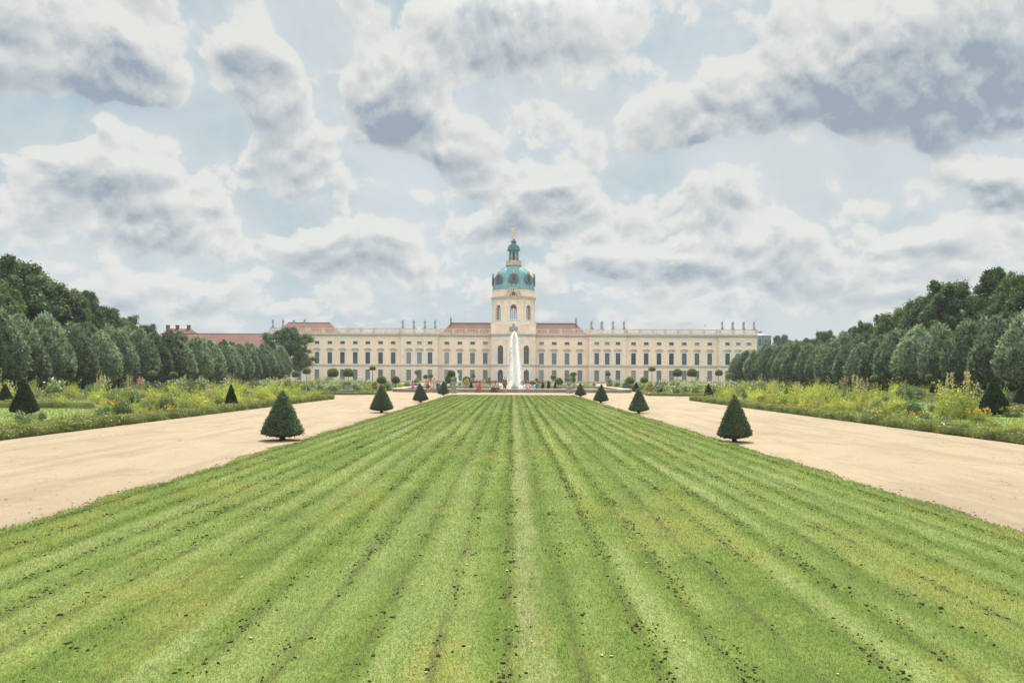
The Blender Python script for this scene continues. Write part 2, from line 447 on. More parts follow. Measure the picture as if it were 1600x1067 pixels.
def build_palace():
    R = empty('palace', (PX, PY, 0))
    tag(R, 'long cream baroque palace with a green copper dome, closing the garden behind the fountain', 'palace')
    tall = att = grd = None
    def place(proto, x, y):
        o = copy_tree(proto, R); o.location = (x, y, 0); return o
    # prototypes of the three kinds of window
    def sash(mb, hw, z0, z1, rows, cols, y=.22, t=.025, frame=.055):
        mb.box(-hw, -hw+frame, y, y+.06, z0, z1); mb.box(hw-frame, hw, y, y+.06, z0, z1)
        mb.box(-hw+frame, hw-frame, y, y+.06, z0, z0+frame); mb.box(-hw+frame, hw-frame, y, y+.06, z1-frame, z1)
        for i in range(1, cols): x = -hw+2*hw*i/cols; mb.box(x-t, x+t, y+.004, y+.056, z0+frame, z1-frame)
        for i in range(1, rows): z = z0+(z1-z0)*i/rows; mb.box(-hw+frame, hw-frame, y+.008, y+.05, z-t, z+t)
    def surround(mb, hw, z0, z1, w, pr=.09, sill=True):
        mb.box(-hw-w, -hw+.02, -pr, .1, z0, z1); mb.box(hw-.02, hw+w, -pr, .1, z0, z1)
        mb.box(-hw-w, hw+w, -pr-.003, .1, z1, z1+w)
        if sill: mb.box(-hw-w-.06, hw+w+.06, -pr-.09, .1, z0-.16, z0)
    def pane(par, g, hw, z0, z1):
        p = MB(); p.box(-hw, hw, .285, .32, z0, z1); return p.build('pane', M[g], par)
    def proto(name, hw, z, rows, cols, g, w=.26):
        e = empty(name, (0,0,0)); e.parent = R
        s = MB(); surround(s, hw, z[0], z[1], w); s.build('surround', M['surround'], e)
        s = MB(); sash(s, hw, *z, rows, cols); s.build('sash', M['frame_dark'], e)
        pane(e, g, hw, *z)
        return e
    def pediment(e, rise=.42):
        mb = MB(); w, z = 1.16, 9.72
        mb.box(-.95, .95, -.12, .1, 9.318, z-.1); mb.box(-w, w, -.28, .1, z-.1, z+.04)
        n = 10; arc = [(-w+2*w*i/n, z+.04+rise*math.sin(PI*(i/n))**.8) for i in range(n+1)]
        for (xa, za), (xb, zb) in zip(arc, arc[1:]):
            mb.face([(xa,-.12,z+.04), (xb,-.12,z+.04), (xb,-.12,zb), (xa,-.12,za)])
            V = [(xa,-.30,za),(xb,-.30,zb),(xb,-.30,zb+.16),(xa,-.30,za+.16),(xa,.1,za),(xb,.1,zb),(xb,.1,zb+.16),(xa,.1,za+.16)]
            mb.add(V, [(0,1,2,3),(3,2,6,7),(0,4,5,1)])
        mb.build('pediment', M['string'], e)
    P_t = proto('tall_window', .72, ZT, 5, 2, 'glass'); pediment(P_t)
    P_tb = proto('tall_window', .72, ZT, 4, 2, 'glass_blue'); pediment(P_tb)
    P_a = proto('attic_window', .72, ZA, 1, 2, 'glass', .2)
    P_g = proto('ground_window', .72, ZG, 3, 2, 'glass_low', .12)
    # walls section by section
    used = set()
    for a, b, y, ax, kd in SECT:
        mb = MB(); f = lambda s, z, d, y=y: (s, y+d, z)
        ops = []
        for x in ax:
            ops += [(x, .72, *ZT, False), (x, .72, *ZA, False), (x, .72, *ZG, False)]
        wall_strip(mb, f, a, b, .0, 13.3, ops)
        for x in (a, b): mb.face([(x,y,0), (x,y+16,0), (x,y+16,14.6), (x,y,14.6)])
        mb.face([(a,y+16,0), (b,y+16,0), (b,y+16,14.6), (a,y+16,14.6)])
        mb.build('wall', M['cream'], R)
        fl = MB(); fl.box(a+.01, b-.01, y+.4, y+16, 14.2, 14.45); fl.build('roof_deck', M['lead'], R)
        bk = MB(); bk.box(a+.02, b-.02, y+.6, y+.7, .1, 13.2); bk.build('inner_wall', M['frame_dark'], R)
        # plinth, string course, entablature
        t = MB(); t.box(a-.03, b+.03, y-.12, y, 0, .5); t.build('plinth', M['string'], R)
        t = MB(); e = .05 if kd == 'pavilion' else -.002
        t.box(a-e, b+e, y-.14, y, 4.75, 5.02); t.box(a-e-.02, b+e+.02, y-.24, y, 5.02, 5.2); t.box(a-e, b+e, y-.10, y, 5.2, 5.36)
        t.build('string_course', M['string'], R)
        t = MB(); t.box(a-e, b+e, y-.06, y+.3, 13.1, 13.35); t.box(a-e, b+e, y-.10, y+.3, 13.35, 13.75)
        t.build('frieze', M['trim'], R)
        t = MB()
        for z0, z1, pr in ((13.75,13.95,.22), (13.95,14.18,.45), (14.18,14.36,.68), (14.36,14.6,.8)):
            t.box(a-(.3 if e > 0 else 0)+.001, b+(.3 if e > 0 else 0)-.001, y-pr, y+.4, z0, z1)
        t.build('cornice', M['string'], R)
        for x in ax:
            link_kind = kd == 'link'
            place(P_tb if link_kind else P_t, x, y); place(P_a, x, y); place(P_g, x, y)
        # pilasters on the pavilions, lesenes on the wings
        if kd == 'pavilion':
            xs = [a+.55] + [(p+q)/2 for p, q in zip(ax, ax[1:])] + [b-.55]
            for x in xs:
                p = MB(); p.box(x-.38, x+.38, y-.16, y, 5.36, 12.6); p.box(x-.48, x+.48, y-.24, y, 5.37, 5.75)
                p.box(x-.42, x+.42, y-.11, y, .5, 4.75)
                q = p.build('pilaster', M['trim'], R)
                cp = MB(); cp.box(x-.46, x+.46, y-.26, y, 12.6, 12.72); cp.box(x-.56, x+.56, y-.3, y, 12.98, 13.1)
                for sx in (-.36, .36): cp.lathe([(.17,-.02),(.17,.0)], (0,0,0), 4) if False else cp.ell((x+sx, y-.2, 12.84), (.18,.14,.17), 8)
                cp.box(x-.3, x+.3, y-.22, y, 12.72, 12.98)
                cp.build('capital', M['surround'], q)
        # balustrade
        yb = y - .35
        piers = [a+.35] + [(p+q)/2 for p, q in zip(ax, ax[1:])] + [b-.35]
        if kd == 'wing' and True: piers = [a+.35] + [(p+q)/2 for p, q in zip(ax, ax[1:])] + [b-.35]
        r = MB(); r.box(a, b, yb-.22, yb+.22, 14.6, 14.86); r.box(a, b, yb-.2, yb+.2, 15.98, 16.2)
        for x in piers: r.box(x-.34, x+.34, yb-.26, yb+.26, 14.6, 16.28)
        r.build('balustrade_rail', M['balus'], R)
        r = MB()
        for p, q in zip(piers, piers[1:]):
            n = int((q-p-.8)/.42)
            for i in range(n):
                x = p+.4+(q-p-.8)*(i+.5)/n
                r.lathe([(.05,14.86),(.11,15.1),(.12,15.25),(.055,15.55),(.05,15.75),(.08,15.98)], (x,yb,0), 6)
        r.build('baluster_row', M['balus'], R)  # rows of separate turned balusters between the piers
        if kd == 'pavilion' and abs(a) < 40:
            c = MB(); x = ax[1]
            c.ell((x, yb-.2, 15.5), (.85,.25,.95), 14); c.ell((x-.85, yb-.2, 15.1), (.4,.2,.4), 8); c.ell((x+.85, yb-.2, 15.1), (.4,.2,.4), 8); c.ell((x, yb-.2, 16.4), (.3,.2,.3), 8)
            c.build('cartouche', M['surround'], R, smooth=True)
    for p in (P_t, P_tb, P_a, P_g):
        for ch in list(p.children): bpy.data.objects.remove(ch)
        bpy.data.objects.remove(p)
    # red roofs beside the tower and at the far wing
    def hip(name, x0, x1, r0, r1, y0, y1, z0, z1, m, par=R):
        mb = MB(); ym = (y0+y1)/2
        A, B, Cc, D = (x0,y0,z0), (x1,y0,z0), (x1,y1,z0), (x0,y1,z0); E, Fp = (r0,ym,z1), (r1,ym,z1)
        mb.face([A,B,Fp,E]); mb.face([B,Cc,Fp]); mb.face([Cc,D,E,Fp]); mb.face([D,A,E])
        mb.tube([E,Fp], [.16,.16], 6)
        return mb.build(name, m, par)
    for sgn in (1, -1):
        q = lambda *v: sorted(sgn*x for x in v)
        x = q(6.55, 22.2); r = q(6.55, 19.4)
        rf = hip('roof', x[0], x[1], r[0], r[1], 1.6, 13, 14.6, 18.35, M['tile'])
        n = MB()
        for i in range(15):
            xx = sgn*(6.9+12.4*i/14); n.tube([(xx,7.3,18.3), (xx,7.3,19.35 if i % 2 else 19.75)], [.035,.02], 5)
        for z in (18.8, 19.15): n.tube([(sgn*6.9,7.3,z), (sgn*19.3,7.3,z)], [.025,.025], 5)
        n.build('ridge_railing', M['balus'], rf)
        fn = MB(); fn.lathe([(.3,18.3),(.3,18.7),(.15,18.9),(.32,19.3),(.2,19.7),(.03,20.6)], (sgn*19.4,7.3,0), 10); fn.build('finial', M['lead'], rf)
    hip('roof', -72, -54.2, -70, -57, 1.4, 14, 14.6, 18.3, M['tile_pale'])
    # bowed centre
    mb = MB(); ops = []
    for x in (-3.85, 0, 3.85):
        ops += [(x, .78, 5.62, 10.35, True), (x, .78, .05, 3.1, True)]
    wall_strip(mb, bow, -6.6, 6.6, 0, 13.3, ops, step=.7)
    mb.box(-6.6, 6.6, .3, 16, 0, 14.5)
    mb.build('bow_wall', M['cream'], R)
    def band(mb, z0, z1, pr, s=6.6, back=.5):
        n = 22
        for i in range(n):
            a, b = -s+2*s*i/n, -s+2*s*(i+1)/n
            A, B = bow(a,z0,-pr), bow(b,z0,-pr); A2, B2 = bow(a,z0,back), bow(b,z0,back)
            u = lambda p, z: (p[0], p[1], z)
            mb.face([A, B, u(B,z1), u(A,z1)]); mb.face([u(A,z1), u(B,z1), u(B2,z1), u(A2,z1)]); mb.face([A,B,B2,A2])
    t = MB(); band(t, 4.75, 5.02, .14); band(t, 5.02, 5.2, .24); band(t, 5.2, 5.36, .1); t.build('string_course', M['string'], R)
    t = MB(); band(t, 13.1, 13.75, .1); t.build('frieze', M['trim'], R)
    t = MB()
    for z0, z1, pr in ((13.75,13.95,.22), (13.95,14.18,.45), (14.18,14.36,.68), (14.36,14.6,.8)): band(t, z0, z1, pr, 6.65)
    t.build('cornice', M['string'], R)
    for x in (-6.0, -5.1, -2.4, -1.6, 1.6, 2.4, 5.1, 6.0):
        p = MB(); y = bow(x, 0)[1]
        p.box(x-.3, x+.3, y-.2, y+.5, 5.36, 12.5); p.box(x-.38, x+.38, y-.28, y+.5, 5.365, 5.8); p.box(x-.34, x+.34, y-.13, y+.5, .2, 4.75)
        q = p.build('pilaster', M['trim'], R)
        cp = MB(); cp.box(x-.4, x+.4, y-.3, y+.4, 12.5, 13.1); cp.ell((x-.3,y-.3,12.85),(.18,.14,.2),8); cp.ell((x+.3,y-.3,12.85),(.18,.14,.2),8); cp.build('capital', M['surround'], q)
    for x in (-3.85, 0, 3.85):
        y = bow(x, 0)[1]
        for nm, z0, zs in (('arched_window', 5.62, 10.35), ('arched_door', .05, 3.1)):
            g = MB(); g.box(x-.8, x+.8, y+.45, y+.5, z0, zs+.8); w = g.build(nm, M['glass'] , R)
            s = MB(); s.box(x-.03, x+.03, y+.32, y+.44, z0, zs+.75)
            k = int((zs-z0)/.75)
            for i in range(1, k+1): s.box(x-.77, x+.77, y+.33, y+.43, z0+(zs-z0)*i/k-.03, z0+(zs-z0)*i/k+.03)
            s.build('sash', M['frame_dark'], w)
            a = MB(); pts = [(x-1.0, y-.06, z0)] + [(x-1.0*math.cos(PI*i/12), y-.06, zs+1.0*math.sin(PI*i/12)) for i in range(13)] + [(x+1.0, y-.06, z0)]
            a.tube(pts, [.14]*len(pts), 5); a.build('surround', M['surround'], w)
    cr = MB(); y = bow(0,0)[1]-.5
    cr.ell((0,y,16.1), (.75,.3,.95), 12); cr.ell((-.9,y,16.0), (.4,.25,.75), 8); cr.ell((.9,y,16.0), (.4,.25,.75), 8); cr.ell((0,y,17.2), (.4,.25,.35), 8)
    cr.build('coat_of_arms', M['statue'], R, smooth=True)
    # tower
    CY, TR = 6.2, 6.45
    cyl = lambda r: (lambda s, z, d: ((r-d)*math.sin(s), CY-(r-d)*math.cos(s), z))
    b = MB(); b.box(-6.6, 6.6, -.95, 13.4, 14.6, 15.2); b.box(-6.62, 6.62, -.7, 13.2, 15.2, 17.3); b.box(-6.85, 6.85, -.95, 13.4, 17.3, 17.75)
    for x in (-5.6, 5.6): b.box(x-1.1, x+1.1, -1.2, -.7, 14.6, 17.2)
    b.box(-2.2, 2.2, -1.1, -.7, 14.9, 17.28)
    b.build('tower_base', M['cream'], R)
    bw = MB(); band(bw, 14.6, 15.4, -.1, 6.5, 3.0); bw.build('bow_parapet', M['trim'], R)
    d = MB()
    ops = [(PI*k/4, .95/TR, 18.95, 22.55, True) for k in range(-4, 4)]
    wall_strip(d, cyl(TR), -PI*9/8, PI*7/8, 17.75, 25.2, ops, step=.07, depth=.6, k=TR, inner=True)
    d.build('drum', M['cream'], R, smooth=False)
    dk = MB(); dk.lathe([(TR-.1,17.6),(TR-.1,17.85)], (0,CY,0), 40); dk.lathe([(TR-.1,25.0),(TR-.1,25.19)], (0,CY,0), 40); dk.build('drum_floor', M['string'], R)
    pl = MB(); pl.lathe([(TR+.22,17.7),(TR+.22,18.5),(TR+.12,18.6),(TR+.1,18.7)], (0,CY,0), 48); pl.build('drum_plinth', M['trim'], R)
    for k in range(8):
        for dlt in (-.17, .17):
            th = PI*(k+.5)/4 + dlt
            p = MB(); p.box(-.3, .3, -.24, .2, 18.7, 24.2); p.box(-.38, .38, -.32, .2, 18.701, 19.1)
            o = p.build('drum_pilaster', M['trim'], R); o.location = (TR*math.sin(th), CY-TR*math.cos(th), 0); o.rotation_euler = (0,0,th)
            c = MB(); c.box(-.4, .4, -.36, .2, 24.2, 24.35); c.ell((-.3,-.26,24.55), (.2,.16,.22), 8); c.ell((.3,-.26,24.55), (.2,.16,.22), 8); c.box(-.42,.42,-.38,.2,24.8,24.98)
            c.build('capital', M['surround'], o)
        th = PI*k/4
        w = MB(); y0 = .28
        for x in (-.32, .32): w.box(x-.045, x+.045, y0, y0+.07, 18.95, 23.4)
        w.box(-.95, -.87, y0, y0+.07, 18.95, 22.6); w.box(.87, .95, y0, y0+.07, 18.95, 22.6)
        for i in range(6): w.box(-.95, .95, y0+.003, y0+.066, 18.95+i*.72, 19.04+i*.72)
        pts = [(-.9*math.cos(PI*i/10), y0+.03, 22.55+.9*math.sin(PI*i/10)) for i in range(11)]
        w.tube(pts, [.05]*11, 5)
        o = w.build('tower_window', M['frame_dark'], R); o.location = (TR*math.sin(th), CY-TR*math.cos(th), 0); o.rotation_euler = (0,0,th)
        a = MB(); pts = [(-1.12, -.06, 18.95)] + [(-1.12*math.cos(PI*i/12), -.06, 22.55+1.12*math.sin(PI*i/12)) for i in range(13)] + [(1.12, -.06, 18.95)]
        a.tube(pts, [.13]*len(pts), 5); a.box(-1.3, 1.3, -.22, .1, 18.72, 18.94)
        ko = a.build('surround', M['surround'], o)
    cn = MB(); cn.lathe([(TR+.05,24.98),(TR+.12,25.0),(TR+.12,25.3),(TR+.3,25.4),(TR+.32,25.6),(TR+.55,25.75),(TR+.6,26.0),(TR+.2,26.1)], (0,CY,0), 56); cn.build('drum_cornice', M['string'], R, smooth=False)
    ab = MB(); ab.lathe([(TR+.05,26.05),(TR+.05,27.7),(TR+.2,27.8),(TR+.22,28.05),(TR-.05,28.12)], (0,CY,0), 56); ab.build('attic_drum', M['cream'], R)
    # clock
    clk = MB(); y = CY-TR-.06
    clk.lathe([(1.42,-.06),(1.42,.06)], (0,0,0), 32)
    o = clk.build('clock', M['cream'], R); o.location = (0, y-.25, 26.75); o.rotation_euler = (PI/2, 0, 0)
    dl = MB(); dl.lathe([(.66,.06),(.66,.09)], (0,0,0), 28); dl.build('dial', M['iron'], o)
    nm = MB()
    roman = ['XII','I','II','III','IIII','V','VI','VII','VIII','IX','X','XI']
    for h, t in enumerate(roman):
        a = -2*PI*h/12; wid = sum({'X':.20,'V':.19,'I':.10}[c] for c in t); x = -wid/2
        for ch in t:
            w = {'X':.20,'V':.19,'I':.10}[ch]
            segs = {'I': [((w/2,.84),(w/2,1.30))], 'V': [((0,1.30),(w/2,.84)), ((w/2,.84),(w,1.30))], 'X': [((0,.84),(w,1.30)), ((0,1.30),(w,.84))]}[ch]
            for (p, q) in segs:
                P = [(x+u, v) for u, v in (p, q)]
                P = [(u*math.cos(a)-v*math.sin(a), u*math.sin(a)+v*math.cos(a), .085) for u, v in P]
                nm.tube(P, [.052,.052], 4)
            x += w
    nm.build('numerals', M['iron'], o)
    hd = MB()
    for a, L, r in ((-2*PI*1/12-.2, .62, .05), (-2*PI*27/60, .95, .04)):
        hd.tube([(0,0,.115), (-math.sin(a)*L, math.cos(a)*L, .115)], [r, r*.6], 5)
    hd.build('clock_hands', M['gold'], o)
    ar = MB(); pts = [(-2.5, 0, -.85)] + [(-1.9*math.cos(PI*(.04+.92*i/16)), 0, 1.75*math.sin(PI*(.04+.92*i/16))) for i in range(17)] + [(2.5, 0, -.85)]
    ar.tube([(p[0], p[2], -.02) for p in pts], [.17]*len(pts), 6); ar.build('clock_arch', M['string'], o)
    # dome
    prof = [(6.42,28.0),(6.4,28.5),(6.3,29.6),(6.12,31.0),(5.85,32.0),(5.45,32.9),(4.9,33.75),(4.2,34.5),(3.4,35.1),(2.6,35.55),(2.05,35.75),(1.9,35.9)]
    dm = MB(); dm.lathe(prof, (0,CY,0), 64); D = dm.build('dome', M['copper'], R, smooth=True)
    rb = MB()
    for k in range(32):
        th = 2*PI*(k+.5)/32
        rb.tube([((r+.03)*math.sin(th), CY-(r+.03)*math.cos(th), z) for r, z in prof[:-2]], [.07]*(len(prof)-2), 5)
    rb.build('dome_ribs', M['copper'], D)
    for k in range(8):
        th = PI*k/4
        dn = MB(); dn.lathe([(1.0,-.6),(1.0,.35),(.9,.42)], (0,0,0), 20, sx=.78, sy=1.0)
        o = dn.build('dormer', M['copper_dark'], R); rr = 6.05
        o.matrix_parent_inverse = Matrix(); o.matrix_local = Matrix.Translation((rr*math.sin(th), CY-rr*math.cos(th), 31.35)) @ Matrix.Rotation(th, 4, 'Z') @ Matrix.Rotation(PI/2, 4, 'X') @ Matrix.Scale(1.22, 4)
        pn = MB(); pn.lathe([(.72,.43),(.72,.46)], (0,0,0), 20, sx=.74); pn.build('pane', M['red_glass'], o)
        sc = MB()
        pts = [(.84*math.cos(2*PI*i/20), 1.06*math.sin(2*PI*i/20), .36) for i in range(21)]; sc.tube(pts, [.15]*21, 6)
        for sx in (-1, 1):
            sc.ell((sx*.95, -.55, .3), (.28,.4,.25), 8); sc.ell((sx*1.0, .15, .28), (.2,.35,.22), 8); sc.ell((sx*.75, .85, .3), (.26,.26,.22), 8); sc.ell((sx*.62,-1.1,.3),(.3,.25,.22),8)
        sc.build('scroll_frame', M['copper_dark'], o)
        gv = MB(); gv.lathe([(.22,1.15),(.36,1.35),(.40,1.6),(.25,1.8),(.32,1.95),(.12,2.15)], (0,0,0), 10)
        g = gv.build('gilded_vase', M['oldgold'], o); g.rotation_euler = (-PI/2, 0, 0); g.location = (0, 0, .2)
    # gallery, lantern
    ga = MB(); ga.lathe([(2.0,35.7),(2.5,36.0),(2.55,36.3),(2.3,36.4)], (0,CY,0), 28)
    G = ga.build('gallery', M['string'], R)
    gr = MB()
    gr.lathe([(2.36,36.4),(2.36,37.3),(2.42,37.32),(2.42,37.46),(2.24,37.46),(2.24,36.4)], (0,CY,0), 28); gr.build('gallery_parapet', M['oldgold'], G)
    ln = MB(); ln.lathe([(1.15,36.3),(1.15,40.7)], (0,CY,0), 24); L = ln.build('lantern', M['copper_dark'], R)
    for k in range(8):
        th = PI*(k+.5)/4; c = MB()
        c.tube([(1.5*math.sin(th), CY-1.5*math.cos(th), 36.4), (1.45*math.sin(th), CY-1.45*math.cos(th), 40.6)], [.22,.2], 8); c.build('lantern_column', M['copper'], L)
        th = PI*k/4; x, yv = 1.17*math.sin(th), CY-1.17*math.cos(th)
        p = MB(); p.box(-.33,.33,-.03,.03,37.2,39.6); p.tube([(.0,0,39.6),(0,0,39.9)],[.33,.1],8); w = p.build('lantern_opening', M['red_glass'] if k % 2 == 0 else M['glass'], L); w.location = (x,yv,0); w.rotation_euler = (0,0,th)
    cp = MB(); cp.lathe([(1.7,40.55),(2.0,40.7),(2.02,40.95),(1.85,41.1),(1.8,41.7),(1.5,42.3),(1.0,42.7),(.75,42.85),(.72,43.2),(.95,43.4),(.9,43.6),(.5,43.75),(.35,43.95)], (0,CY,0), 24); cp.build('lantern_cap', M['copper_dark'], L, smooth=False)
    bl = MB(); bl.ell((0,CY,44.35), (.5,.5,.5), 14, k=10); bl.build('ball', M['oldgold'], R, smooth=True)
    return CY

# ================================================================ figures (people and statues)
def remesh(o, v):
    m = o.modifiers.new('skin', 'REMESH'); m.mode = 'VOXEL'; m.voxel_size = v
    m.use_smooth_shade = True
    return o

def joints(pose, seat=.44, lean=0.0, arms='down'):
    J = {}
    if pose == 'stand': hz, hy = .93, 0
    elif pose == 'walk': hz, hy = .92, 0
    elif pose == 'crouch': hz, hy = .34, .1
    else: hz, hy = seat+.10, 0
    J['pel'] = Vector((0, hy, hz))
    up = Vector((0, -math.sin(lean), math.cos(lean)))
    J['waist'] = J['pel']+up*.17; J['chest'] = J['pel']+up*.40; J['neck'] = J['pel']+up*.58; J['head'] = J['pel']+up*.72+Vector((0,-.02,0))
    for s, k in ((-1,'l'), (1,'r')):
        J['hip'+k] = J['pel']+Vector((s*.09,0,-.03)); J['sh'+k] = J['pel']+up*.51+Vector((s*.175,0,0))
        if pose == 'stand':
            J['kn'+k] = Vector((s*.10,-.03,.49)); J['an'+k] = Vector((s*.11,.02,.08))
        elif pose == 'walk':
            J['kn'+k] = Vector((s*.09,-.12*s-.04,.50)); J['an'+k] = Vector((s*.09,-.24*s+.05,.09))
        elif pose == 'crouch':
            J['kn'+k] = Vector((s*.16,-.28,.46)); J['an'+k] = Vector((s*.13,-.02,.08))
        elif pose == 'floor':
            J['kn'+k] = Vector((s*.12,-.36,hz+.18)); J['an'+k] = Vector((s*.10,-.72,hz-.05))
        else:
            J['kn'+k] = Vector((s*.12,-.42,hz+.0)); J['an'+k] = Vector((s*.11,-.44,hz-.44))
        J['to'+k] = J['an'+k]+Vector((s*.02,-.16,-.05))
        S = J['sh'+k]
        if arms == 'down': E = S+Vector((s*.06,.03,-.29)); Ha = E+Vector((s*.0,-.06,-.25))
        elif arms == 'hip': E = S+Vector((s*.20,.06,-.25)); Ha = E+Vector((-s*.14,-.12,-.16))
        elif arms == 'lap': E = S+Vector((s*.07,-.06,-.28)); Ha = E+Vector((-s*.08,-.24,-.04))
        elif arms == 'knee': E = S+Vector((s*.05,-.16,-.23)); Ha = J['kn'+k]+Vector((0,.02,.08))
        elif arms == 'phone': E = S+Vector((s*.06,-.08,-.27)); Ha = E+Vector((-s*.11,-.20,.14))
        elif arms == 'raise': E = S+(Vector((s*.2,-.05,.18)) if s > 0 else Vector((s*.1,0,-.28))); Ha = E+(Vector((.06,-.04,.26)) if s > 0 else Vector((.05,-.14,-.2)))
        J['el'+k] = E; J['ha'+k] = Ha
    return J

def body_mb(J, fingers=True):
    m = MB()
    P = lambda k: J[k]
    m.tube([P('pel')-Vector((0,0,.08)), P('pel'), P('waist'), P('chest'), P('chest')*.35+P('neck')*.65, P('neck')], [.10,.15,.125,.155,.12,.055], 12)
    m.ell(P('pel'), (.155,.115,.11)); m.ell(P('chest'), (.165,.115,.15))
    m.limb(P('neck')-Vector((0,0,.03)), P('head')-Vector((0,0,.05)), .055, .05)
    h = P('head'); m.ell(h, (.076,.093,.115), 12); m.ell(h+Vector((0,-.02,-.06)), (.055,.065,.06), 10)
    m.ell(h+Vector((0,-.098,-.012)), (.014,.022,.024), 6)
    for s in (-1, 1): m.ell(h+Vector((s*.078,.005,-.005)), (.014,.022,.032), 6)
    for k, s in (('l',-1), ('r',1)):
        m.limb(P('hip'+k), P('kn'+k), .088, .058); m.limb(P('kn'+k), P('an'+k), .056, .038); m.limb(P('an'+k), P('to'+k), .042, .032)
        m.limb(P('neck')-Vector((0,0,.06)), P('sh'+k), .055, .058); m.limb(P('sh'+k), P('el'+k), .052, .039); m.limb(P('el'+k), P('ha'+k), .039, .027)
        if fingers:
            d = (P('ha'+k)-P('el'+k)).normalized(); a = d.cross(Vector((0,1,.2))).normalized(); b = d.cross(a)
            pc = P('ha'+k)+d*.045; m.tube([P('ha'+k), pc, pc+d*.04], [.028,.036,.03], 8)
            for i in range(4):
                base = pc+d*.03+a*(-.027+.018*i); L = (.062,.075,.07,.055)[i]
                m.tube([base, base+d*L*.5, base+d*L*.9+b*.018*s], [.011,.0105,.009], 6)
            m.tube([pc-a*.03-d*.02, pc-a*.052+d*.015, pc-a*.05+d*.045], [.012,.012,.01], 6)
    return m

SKIN = [simple('skin_light', (.55,.36,.27), .6, .3, var=.05), simple('skin_tan', (.42,.26,.18), .6, .3, var=.05)]
HAIR = {'dark': simple('hair_dark', (.03,.022,.018), .5, .4), 'brown': simple('hair_brown', (.12,.07,.04), .5, .4), 'fair': simple('hair_fair', (.38,.27,.14), .5, .4)}
EYE = simple('eye_dark', (.03,.02,.02), .3, .5)
def cloth(c): return simple('cloth', c, .9, .1, var=.12, vscale=8)

def person(loc, rz, label, pose, top, bottom, hair='dark', hairlen=0, arms='down', lean=0.0, scale=1.0, legs='trousers', sleeves='short', seat=.44, skin=0, group=None):
    R = empty('person', loc, rz); R.scale = (scale,)*3
    tag(R, label, 'person', group)
    J = joints(pose, seat/scale, lean, arms)
    remesh(body_mb(J).build('body', SKIN[skin], R), .0125)
    c = MB()
    c.tube([J['pel']-Vector((0,0,.02)), J['waist'], J['chest'], J['chest']*.35+J['neck']*.65], [.168,.145,.175,.13], 12)
    c.ell(J['chest'], (.18,.132,.15))
    for k in 'lr':
        c.limb(J['neck']-Vector((0,0,.07)), J['sh'+k], .065, .07)
        e = J['sh'+k]*.45+J['el'+k]*.55 if sleeves == 'short' else J['ha'+k]*.95+J['el'+k]*.05
        if sleeves == 'long': c.limb(J['sh'+k], J['el'+k], .068, .054); c.limb(J['el'+k], e, .054, .044)
        elif sleeves == 'short': c.limb(J['sh'+k], e, .068, .058)
    remesh(c.build('shirt', cloth(top), R), .018)
    b = MB()
    b.ell(J['pel'], (.175,.132,.13))
    if legs in ('skirt', 'dress'):
        zb = .5 if legs == 'skirt' else .28
        mid = (J['knl']+J['knr'])/2
        b.tube([J['waist'], J['pel'], (J['pel']+mid)/2, mid+Vector((0,0,.02))], [.14,.18,.2,.22], 14)
    else:
        for k in 'lr':
            e = J['knl' if k == 'l' else 'knr']
            b.limb(J['hip'+k], e, .10, .074)
            if legs == 'trousers': b.limb(e, J['an'+k]+Vector((0,0,.03)), .072, .055)
    remesh(b.build('skirt' if legs in ('skirt','dress') else 'trousers' if legs == 'trousers' else 'shorts', cloth(bottom), R), .018)
    h = MB(); hd = J['head']
    h.ell(hd+Vector((0,.018,.03)), (.088,.098,.108), 12)
    if hairlen: h.tube([hd+Vector((0,.06,.02)), hd+Vector((0,.095,-.12)), hd+Vector((0,.12,-.12-hairlen))], [.08,.075,.04], 9)
    remesh(h.build('hair', HAIR[hair], R), .016)
    f = MB()
    for s in (-1,1): f.ell(hd+Vector((s*.032,-.088,.008)), (.012,.008,.008), 6)
    f.box(hd.x-.022, hd.x+.022, hd.y-.094, hd.y-.084, hd.z-.062, hd.z-.054)
    f.build('face', EYE, R)
    sh = MB()
    for k in 'lr': sh.limb(J['an'+k]-Vector((0,0,.025)), J['to'+k], .05, .042)
    remesh(sh.build('shoe', cloth((.06,.06,.07)), R), .016)
    return R

def statue_proto(kind):
    J = joints('stand', arms=('raise','hip','lap')[kind])
    m = body_mb(J, False)
    m.tube([J['chest'], J['waist'], J['pel'], Vector((0,0,.5)), Vector((0,.02,.02))], [.17,.16,.2,.22,.27], 12)
    m.tube([J['shl']+Vector((0,.06,0)), Vector((-.1,.16,.9)), Vector((-.12,.2,.1))], [.08,.14,.12], 8)
    if kind == 0: m.tube([J['har'], J['har']+Vector((.02,0,.3))], [.04,.06], 6)
    if kind == 1: m.tube([J['hal']+Vector((-.15,-.1,.6)), Vector((-.38,-.1,.02))], [.03,.03], 6)
    m.box(-.3, .3, -.28, .3, -.12, .04)
    return m.mesh('figure', M['statue'])
